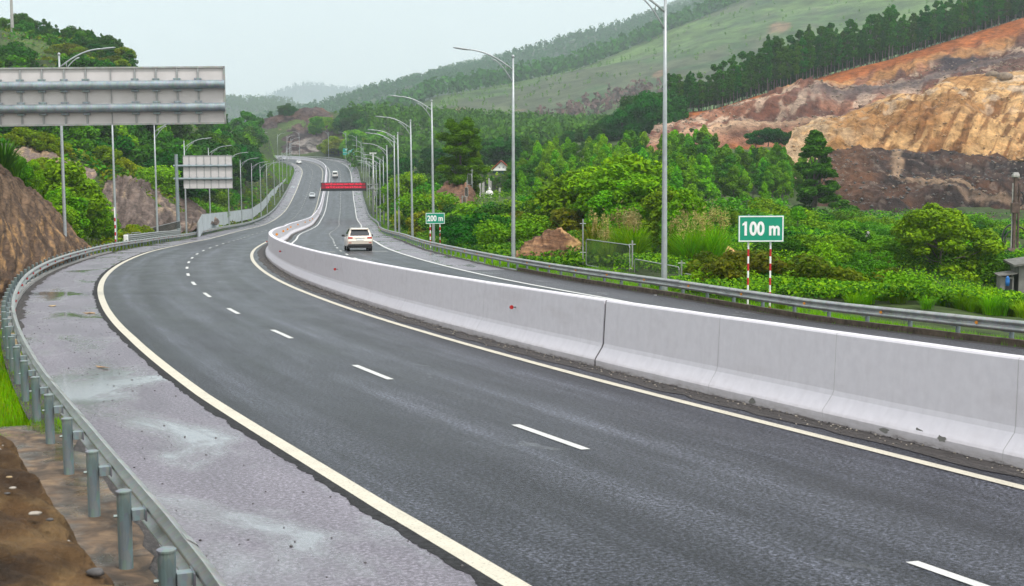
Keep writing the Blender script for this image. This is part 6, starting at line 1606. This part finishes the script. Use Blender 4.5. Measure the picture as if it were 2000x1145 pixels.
# --- bushes and canes along the outbound bank
KIND = (("bush", "bush"), ("yellow", "bush"), ("olive", "shrub"))
def bushes(n, pxr, Yr, top, kinds, lab, grp, wsc=1.2):
    for i in range(n):
        px = random.uniform(*pxr); Y = random.uniform(*Yr); k = random.choice(kinds)
        plant(k, px, Y, lab, "bush", grp, h=random.uniform(*top), wscale=wsc, sink=.2)
bushes(26, (860, 1120), (108, 150), (1.8, 3.4), ('bush', 'bush', 'bush'), "rounded green bush on the bank behind the 200 m sign", "bushes behind the 200 m sign", 1.5)
bushes(16, (790, 860), (128, 200), (2.2, 3.6), ('yellow', 'yellow', 'bush'), "yellow-green bush on the bank beside the lamp row", "yellow bushes beside the lamp row", 1.3)
bushes(20, (1000, 1130), (92, 130), (1.6, 3.0), ('bush', 'bush', 'olive'), "green bush above the brown earth heap", "bushes above the earth heap", 1.4)
for px, Y, ty in ((940, 100, 415), (965, 99, 420), (912, 104, 425), (985, 98, 440), (950, 96, 440)):
    plant('bush', px, Y, "dark dense bush just beyond the outbound guardrail", "bush", "dark bushes beyond the guardrail", top=ty, variant=2, wscale=1.3)
for px, Y, ty in ((1205, 92, 318), (1238, 96, 298), (1160, 100, 322), (1262, 88, 340), (1185, 88, 370), (1120, 102, 332), (1100, 106, 375), (1222, 90, 352), (1250, 86, 395), (1145, 94, 385), (1275, 98, 345)):
    plant('bright', px, Y, "bright leafy tree rising out of the cane thicket", "tree", "trees in the cane thicket", top=ty, wscale=1.4)
for px, Y, ty in ((1300, 84, 362), (1340, 82, 366), (1320, 78, 410), (1365, 80, 420), (1355, 75, 440), (1390, 78, 470)):
    plant('bright', px, Y, "leafy thicket tree behind the lamp post nearest the 100 m sign", "tree", "thicket trees behind the nearest lamp post", top=ty, wscale=1.15)
for i in range(24):
    px = random.uniform(1135, 1240); Y = random.uniform(73, 84)
    plant('cane', px, Y, "arching pale-plumed cane clump above the mesh fence", "cane", "cane clumps above the mesh fence", top=random.uniform(420, 475), wscale=1.0)
for i in range(12):
    px = random.uniform(1330, 1400); Y = random.uniform(70, 77)
    plant('cane', px, Y, "arching cane clump in the thicket beside the orange earth heap", "cane", "cane clumps beside the orange heap", top=random.uniform(420, 490), wscale=1.0, variant=random.choice((0, 2)))
bushes(34, (1380, 1760), (53, 66), (1.0, 1.9), ('bush', 'bush', 'olive'), "leafy roadside bush behind the outbound guardrail", "roadside bushes behind the guardrail", 1.35)
bushes(30, (1430, 1780), (68, 96), (.9, 2.0), ('bush', 'bush', 'bush', 'olive'), "low creeper-covered bush on the valley slope", "creeper bushes on the valley slope", 1.6)
bushes(24, (1640, 2020), (105, 150), (1.2, 2.6), ('bush',), "rounded green bush in front of the dark spoil bank", "bushes in front of the spoil bank", 1.7)
bushes(14, (1840, 2040), (80, 100), (1.4, 2.6), ('bush',), "green bush around the drilling mast", "bushes around the drilling mast", 1.5)
bushes(16, (1380, 1600), (105, 150), (1.5, 3.2), ('bush', 'bush'), "green bush in the shade of the wood behind the 100 m sign", "bushes behind the 100 m sign", 1.6)
for i in range(110):
    px = random.uniform(1640, 2050); Y = random.uniform(47, 66)
    plant('tallgrass', px, Y, "tall bright grass clump beyond the outbound guardrail", "grass clump", "tall grass clumps beyond the guardrail", h=random.uniform(.55, 1.1), wscale=1.2)
plant('tallgrass', 1828, 62, "tallest spiky grass clump before the pipe railing", "grass clump", top=548, wscale=1.1)
plant('tallgrass', 1531, 45.5, "arching bright blades beside the 100 m sign post", "grass clump", h=.55, wscale=1.6, base=603)
# bushes on the quarry ledges
for px, Y, ty in ((1475, 345, 250), (1500, 344, 244), (1520, 344, 246), (1538, 343, 252), (1350, 352, 246), (1320, 352, 252)):
    plant('dark', px, Y, "dark bush clinging to the orange quarry bank", "bush", "bushes on the quarry bank", top=ty + 4, base=ty + 40 if px > 1400 else ty + 14, wscale=1.4)
# --- oncoming side
for px, Y, ty in ((90, 112, 345), (120, 112, 330), (150, 110, 305), (175, 114, 318), (205, 115, 335), (235, 116, 345), (262, 118, 380), (135, 106, 370), (180, 107, 365), (220, 108, 375), (100, 105, 385), (160, 102, 400), (205, 103, 400), (250, 110, 400), (275, 122, 410)):
    plant('bright', px, Y, "dense bright tree in the clump at the end of the brown cut slope", "tree", "trees in the clump past the cut slope", top=ty, wscale=1.2)
plant('palm', 5, 82, "dark palm-like shrub on the crest of the brown cut slope, the larger one", "palm", top=256, base=345, wscale=1.1)
plant('palm', 28, 86, "smaller palm-like shrub at the picture's edge beside the larger one", "palm", top=290, base=352, wscale=.9)
for px, Y, ty, by in ((40, 95, 305, 375), (58, 100, 335, 390), (62, 104, 312, 380)):
    plant('bright', px, Y, "leafy young tree on the crest between the palm and the tree clump", "tree", "young trees on the slope crest", top=ty, base=by, wscale=.9)
for i in range(26):
    px = random.uniform(285, 520); Y = float(np.interp(px, [285, 420, 500], [185, 215, 320])) + random.uniform(-5, 25); px = min(px, 498)
    plant('bush' if px < 470 else 'bright', px, Y, "green creeper-hung bush above the stony slope", "bush", "bushes above the stony slope", h=random.uniform(2.2, 4.2), wscale=1.4)
for px, Y, by in ((40, 165, 290), (60, 165, 290), (85, 167, 294), (100, 168, 300), (125, 172, 312), (80, 168, 292), (230, 180, 345), (245, 182, 344), (262, 184, 348), (75, 155, 345), (85, 155, 350), (205, 176, 322)):
    plant('yellow', px, Y, "yellow-green grass-like bush on the rim of the stony cut", "bush", "yellow bushes on the stony cut", h=random.uniform(1.8, 2.8), base=by, wscale=1.3)
for px, Y in ((250, 124), (262, 126), (275, 128)):
    plant('yellow', px, Y, "small pale-green bush beside the doubled guardrail's end plate", "bush", "bushes at the guardrail end plate", top=438, base=472, wscale=1.0)
LT = [(0, 245), (440, 240), (470, 255), (500, 258), (525, 285), (535, 300)]
for i in range(190):
    px = random.uniform(-10, 500); d = (i / 190); Y = 400 - 205 * d + random.uniform(-8, 8)
    if px > 430: Y = max(Y, 250 + (px - 430) * 1.2)
    lim = float(np.interp(px, [q[0] for q in LT], [q[1] for q in LT]))
    ty = lim - 20 + 75 * d + random.uniform(-12, 14) if px < 440 else lim + 45 * d + random.uniform(-4, 14)
    if px < 335:
        Y = random.uniform(196, 285); kw = dict(h=random.uniform(6.5, 10.5))
    else: kw = dict(top=ty)
    plant(random.choice(['acacia', 'dark', 'dark', 'young']), px, Y, "green tree in the hillside wood behind the overhead signs", "tree", "trees of the wood behind the overhead signs", wscale=1.25, **kw)
for px, Y, ty in ((452, 255, 262), (430, 245, 275), (470, 262, 275), (485, 270, 290), (493, 285, 285), (503, 330, 262), (498, 310, 275), (506, 350, 290)):
    plant('dark', px, Y, "big dark spreading tree beside the uphill sheet fence", "tree", "big dark trees beside the sheet fence", top=ty, wscale=1.3)
for px, Y, ty, lab in ((480, 520, 215, "pair of trees on the skyline beside the large sign, the taller one"), (500, 525, 228, "rounded tree on the skyline between the large sign and the cut hill"), (462, 520, 230, "small thin tree on the skyline nearest the large sign"), (470, 515, 245, "low dense tree under the skyline trees beside the large sign"), (490, 515, 245, "low tree under the rounded skyline tree")):
    plant('acacia', px, Y, lab, "tree", top=ty, wscale=1.2)
# cut hill trees
for px, Y, ty, by, k, lab in ((530, 716, 217, 237, 'acacia', "small lone tree at the edge of the cut hill's crest"), (558, 714, 201, 233, 'dark', "big double-crowned tree on the crest of the cut hill"), (572, 714, 203, 233, 'dark', "second crown beside the double-crowned tree on the cut hill"), (565, 712, 208, 236, 'dark', "lower tree between the two crowns on the cut hill"), (594, 716, 212, 226, 'olive', "leafless-looking shrub on the very top of the cut hill"), (618, 714, 220, 232, 'olive', "olive shrub beside the top of the cut hill"), (657, 712, 216, 236, 'acacia', "thin pointed tree on the shoulder of the cut hill")):
    plant(k, px, Y, lab, "tree", top=ty, base=by, wscale=1.25)
for i in range(22):
    px = random.uniform(610, 665); plant('bright', px, random.uniform(655, 705), "green tree covering the shoulder of the cut hill", "tree", "trees on the cut hill's shoulder", top=random.uniform(226, 248), base=random.uniform(258, 268), wscale=1.3)
for i in range(16):
    px = random.uniform(664, 722); plant('dark', px, random.uniform(655, 700), "big dark tree on the cut hill above the direction sign", "tree", "dark trees on the cut hill", top=float(np.interp(px, [664, 675, 700, 722], [215, 209, 212, 235])) + random.uniform(0, 18), base=270, wscale=1.25)
for i in range(26):
    px = random.uniform(692, 748); plant(random.choice(['bright', 'acacia']), px, random.uniform(560, 640), "light green tree beside the far bend", "tree", "trees beside the far bend", top=random.uniform(245, 290), base=318, wscale=1.3)
for i in range(30):
    px = random.uniform(628, 705); plant('yellow', px, random.uniform(600, 650), "yellow-green bush on the rock cut behind the direction sign", "bush", "yellow bushes on the rock cut", top=float(np.interp(px, [628, 650, 705], [284, 268, 282])) + random.uniform(-4, 14), base=float(np.interp(px, [628, 705], [300, 306])) + random.uniform(-10, 4), wscale=1.6)
# wooded hill, upper left
HT = [(-20, 15), (0, 18), (40, 22), (90, 30), (120, 48), (165, 48), (200, 60), (235, 75), (262, 90), (272, 105)]
for i in range(60):
    px = random.uniform(60, 266); ty = random.uniform(0, 38) + float(np.interp(px, [q[0] for q in HT], [q[1] for q in HT])) + 22
    plant(random.choice(['acacia', 'dark', 'ridge', 'dark']), px, 330 + random.uniform(-8, 4), "dark green tree in the lower rows of the wood behind the large sign", "tree", "lower trees of the wood behind the large sign", top=ty, base=ty + random.uniform(36, 50), wscale=1.4)
for i in range(62):
    px = random.uniform(-15, 268); row = random.random(); Y = 338 + row * 22
    ty = float(np.interp(px, [q[0] for q in HT], [q[1] for q in HT])) + (1 - row) * 26 + random.uniform(-5, 8)
    plant(random.choice(['ridge', 'acacia', 'ridge', 'dark']), px, Y, "dark green tree in the wood crowning the hill behind the large sign", "tree", "trees crowning the hill behind the large sign", top=ty, base=ty + random.uniform(36, 62), wscale=1.35)
for i in range(40):
    px = random.uniform(-10, 262); ty = random.uniform(70, 128) if px < 150 else random.uniform(95, 128)
    plant(random.choice(['olive', 'olive', 'acacia', 'yellow']), px, 305 + (128 - ty) * .42, "olive shrub on the slope below the crowning wood", "shrub", "shrubs below the crowning wood", top=ty - 8, base=ty + random.uniform(6, 14), wscale=1.7)

# ------------------------------------------------------------------ plant cover nobody could count
def cover(name, n, region, size, mats, lift=.25, aspect=.6, tilt=.6, dens_noise=.12, hclump=.5, seed=1, keep=None):
    rng = rg(seed); P = []
    pxs, Ys = region
    for _ in range(6):
        m = n
        px = rng.uniform(*pxs, m); iy = rng.uniform(1 / Ys[1], 1 / Ys[0], m); Y = 1 / iy
        x = ((px - 1000) * 1.0 / F_PX) * Y
        q = np.stack([x, Y], 1); d = np.array([mnoise.noise(Vector((a * dens_noise, b * dens_noise, seed))) for a, b in q])
        off, st, rz = nearest_road(q)
        ok = (d > -.35 - 0) & (np.abs(off) > 12.6)
        if keep is not None: ok &= keep(off, st, px, Y)
        q, d = q[ok], d[ok]; z = terrain(q)
        P.append(np.column_stack([q, z + lift * rng.random(len(q)) + hclump * np.clip(d + .35, 0, 1)]))
        if sum(len(a) for a in P) >= n: break
    P = np.concatenate(P)[:n]
    V, F = leaves(P, np.tile([0, -.25, 1.0], (len(P), 1)), size, aspect, rng, tilt)
    return tag(np_mesh(name, V, F, mats, midx=rng.integers(0, len(mats), len(P))), kind='stuff')
G3 = [MT['leaf_bright'], MT['leaf_mid'], MT['leaf_bright'], MT['leaf_dark']]
cover("ground_cover", 48000, ((780, 1250), (70, 200)), .12, G3, .5, seed=3, keep=lambda o, s, px, Y: (o > 13.5))
cover("ground_cover", 85000, ((1200, 2060), (48, 110)), .08, G3, .45, seed=4, keep=lambda o, s, px, Y: (o > 13.2))
cover("ground_cover", 32000, ((1380, 2060), (90, 185)), .15, G3, .6, seed=5)
cover("ground_cover", 14000, ((720, 1100), (180, 420)), .36, G3, .8, seed=6, keep=lambda o, s, px, Y: (o > 13.2))
cover("ground_cover", 16000, ((200, 560), (105, 420)), .26, [MT['leaf_olive'], MT['leaf_bright'], MT['leaf_yellow'], MT['leaf_mid']], .5, seed=7, keep=lambda o, s, px, Y: (o < -13.0))
cover("ground_cover", 16000, ((-20, 560), (170, 450)), .40, [MT['leaf_mid'], MT['leaf_olive'], MT['leaf_dark']], .8, seed=8, keep=lambda o, s, px, Y: (o < -15))
def grass(name, n, s0, s1, o0, o1, h, w, mats, seed):
    rng = rg(seed); 
    # denser close to the camera
    u = rng.random(n); s = s0 + (s1 - s0) * u ** 1.8; o = rng.uniform(o0, o1, n)
    p = rp_(s, o, 0); q = p[:, :2]; z = terrain(q, True)
    d = np.array([mnoise.noise(Vector((a * .9, b * .9, seed))) for a, b in q]); ok = d > -.25; q, z, d = q[ok], z[ok], d[ok]; n = len(q)
    hh = h * rng.uniform(.4, 1.2, n) * (1 + .6 * d); a = rng.uniform(0, 6.28, n); ln = hh * rng.uniform(.1, .7, n); ww = w * rng.uniform(.6, 1.4, n)
    ax, ay = np.cos(a), np.sin(a)
    b0 = np.column_stack([q[:, 0] - ay * ww, q[:, 1] + ax * ww, z - .03]); b1 = np.column_stack([q[:, 0] + ay * ww, q[:, 1] - ax * ww, z - .03]); t = np.column_stack([q[:, 0] + ax * ln, q[:, 1] + ay * ln, z + hh])
    V = np.stack([b0, b1, t], 1).reshape(-1, 3); F = np.arange(3 * n).reshape(n, 3)
    return tag(np_mesh(name, V, F, mats, midx=rng.integers(0, len(mats), n)), kind='stuff')
GM = [MT['grass'], MT['grass'], MT['leaf_bright']]
grass("grass", 46000, 8, 75, 11.25, 15.5, .16, .010, GM, 1)
grass("grass", 26000, 60, 300, 11.4, 17, .3, .03, GM, 2)
grass("grass", 70000, 11.5, 27, -17, -11.3, .15, .010, [MT['grass'], MT['grass'], MT['leaf_yellow']], 3)
grass("grass", 18000, 92, 420, -17.5, -11.4, .3, .03, [MT['grass'], MT['leaf_olive'], MT['grass']], 4)
grass("grass", 14000, 440, 600, -24, -11.6, .5, .09, [MT['grass']], 5)

# far woods: each reads as one mass
def far_wood(name, G, rows, n, h, mat, seed, pxr=None, w=.28, band=None):
    """small tree shapes standing on a hill sheet G between two of its rows"""
    rng = rg(seed); P, NR = [], []; C, NC = [], []
    nv, nu = G.shape[:2]
    for i in range(n):
        v = rng.uniform(*rows); k = min(nv - 1, int(v * (nv - 1))); u = rng.random(); j = min(nu - 1, int(u * (nu - 1)))
        g_ = G[k, j]
        if pxr and not (pxr[0] < g_[3] < pxr[1]): continue
        if band and abs(g_[4] - float(np.interp(g_[3], band[0], band[1]))) > band[2] * (1 + .5 * mnoise.noise(Vector((g_[3] * .03, seed, 0)))): continue
        hh = h * rng.uniform(.65, 1.25); c = g_[:3] + np.array([rng.normal(0, 3), rng.normal(0, 3), 0])
        m = 16; t = rng.random(m); r = w * hh * np.sqrt(1 - (t - .35) ** 2 * 1.6).clip(.1) * rng.uniform(.3, 1, m); a = rng.uniform(0, 6.28, m)
        P.append(c + np.column_stack([np.cos(a) * r, np.sin(a) * r, hh * (.22 + .78 * t)])); NR.append(np.column_stack([np.cos(a), np.sin(a), np.full(m, .6)]))
    P = np.concatenate(P); NR = np.concatenate(NR)
    V, F = leaves(P, NR, h * .15, .65, rng, .5); return tag(np_mesh(name, V, F, mat), kind='stuff')
far_wood("far_woodland", H1G, (.77, .92), 1500, 17, MT['leaf_ridge'], 1)
far_wood("far_woodland", H1G, (.60, .80), 300, 10, MT['leaf_dark'], 12, (560, 790))
far_wood("far_woodland", H2G, (.25, .72), 2600, 15, MT['leaf_ridge'], 2)
far_wood("far_woodland", H3G, (.35, .70), 2200, 17, MT['leaf_ridge'], 3)
far_wood("far_woodland", H4G, (.45, .68), 1500, 22, MT['leaf_dark'], 4)
far_wood("far_woodland", H5G, (.1, .70), 1800, 16, MT['leaf_ridge'], 5)
far_wood("bare_woodland", H1G, (.05, .60), 3800, 13, MT['leaf_bare'], 6, (1045, 1290), band=((1045, 1130, 1200, 1290), (247, 232, 214, 185), 14))
far_wood("far_scrub", H1G, (.02, .76), 1100, 5, MT['leaf_mid'], 7)
far_wood("far_woodland", H1G, (.0, .2), 1500, 12, MT['leaf_ridge'], 8)

# woods on the valley floor below the far hill
_gp = np.empty((30, 80, 5))
for i_, Y_ in enumerate(np.linspace(500, 900, 30)):
    for j_, px_ in enumerate(np.linspace(700, 1320, 80)):
        q_ = at(px_, 300, Y_); _gp[i_, j_] = (q_.x, Y_, 0, px_, 300)
    _gp[i_, :, 2] = terrain(_gp[i_, :, :2])
far_wood("far_woodland", _gp, (0, .75), 2200, 6.5, MT['leaf_ridge'], 21, w=.45)
# ------------------------------------------------------------------ air
bm = MB(); bm.box((0, 4700, 560), (16000, 9500, 1300)); hz = bm.build("haze", None)
hz.data.materials.clear()
hm = bpy.data.materials.new("haze_air"); hm.use_nodes = True; t = hm.node_tree; t.nodes.clear()
o_ = t.nodes.new("ShaderNodeOutputMaterial"); vol = t.nodes.new("ShaderNodeVolumePrincipled")
vol.inputs['Color'].default_value = (0.77, 0.87, 0.96, 1); vol.inputs['Density'].default_value = 0.00020; vol.inputs['Anisotropy'].default_value = 0.25
t.links.new(vol.outputs[0], o_.inputs['Volume']); hz.data.materials.append(hm); tag(hz, kind='stuff')
hz.display_type = 'WIRE'
print("plants", NVEG, "objects", len(bpy.data.objects))
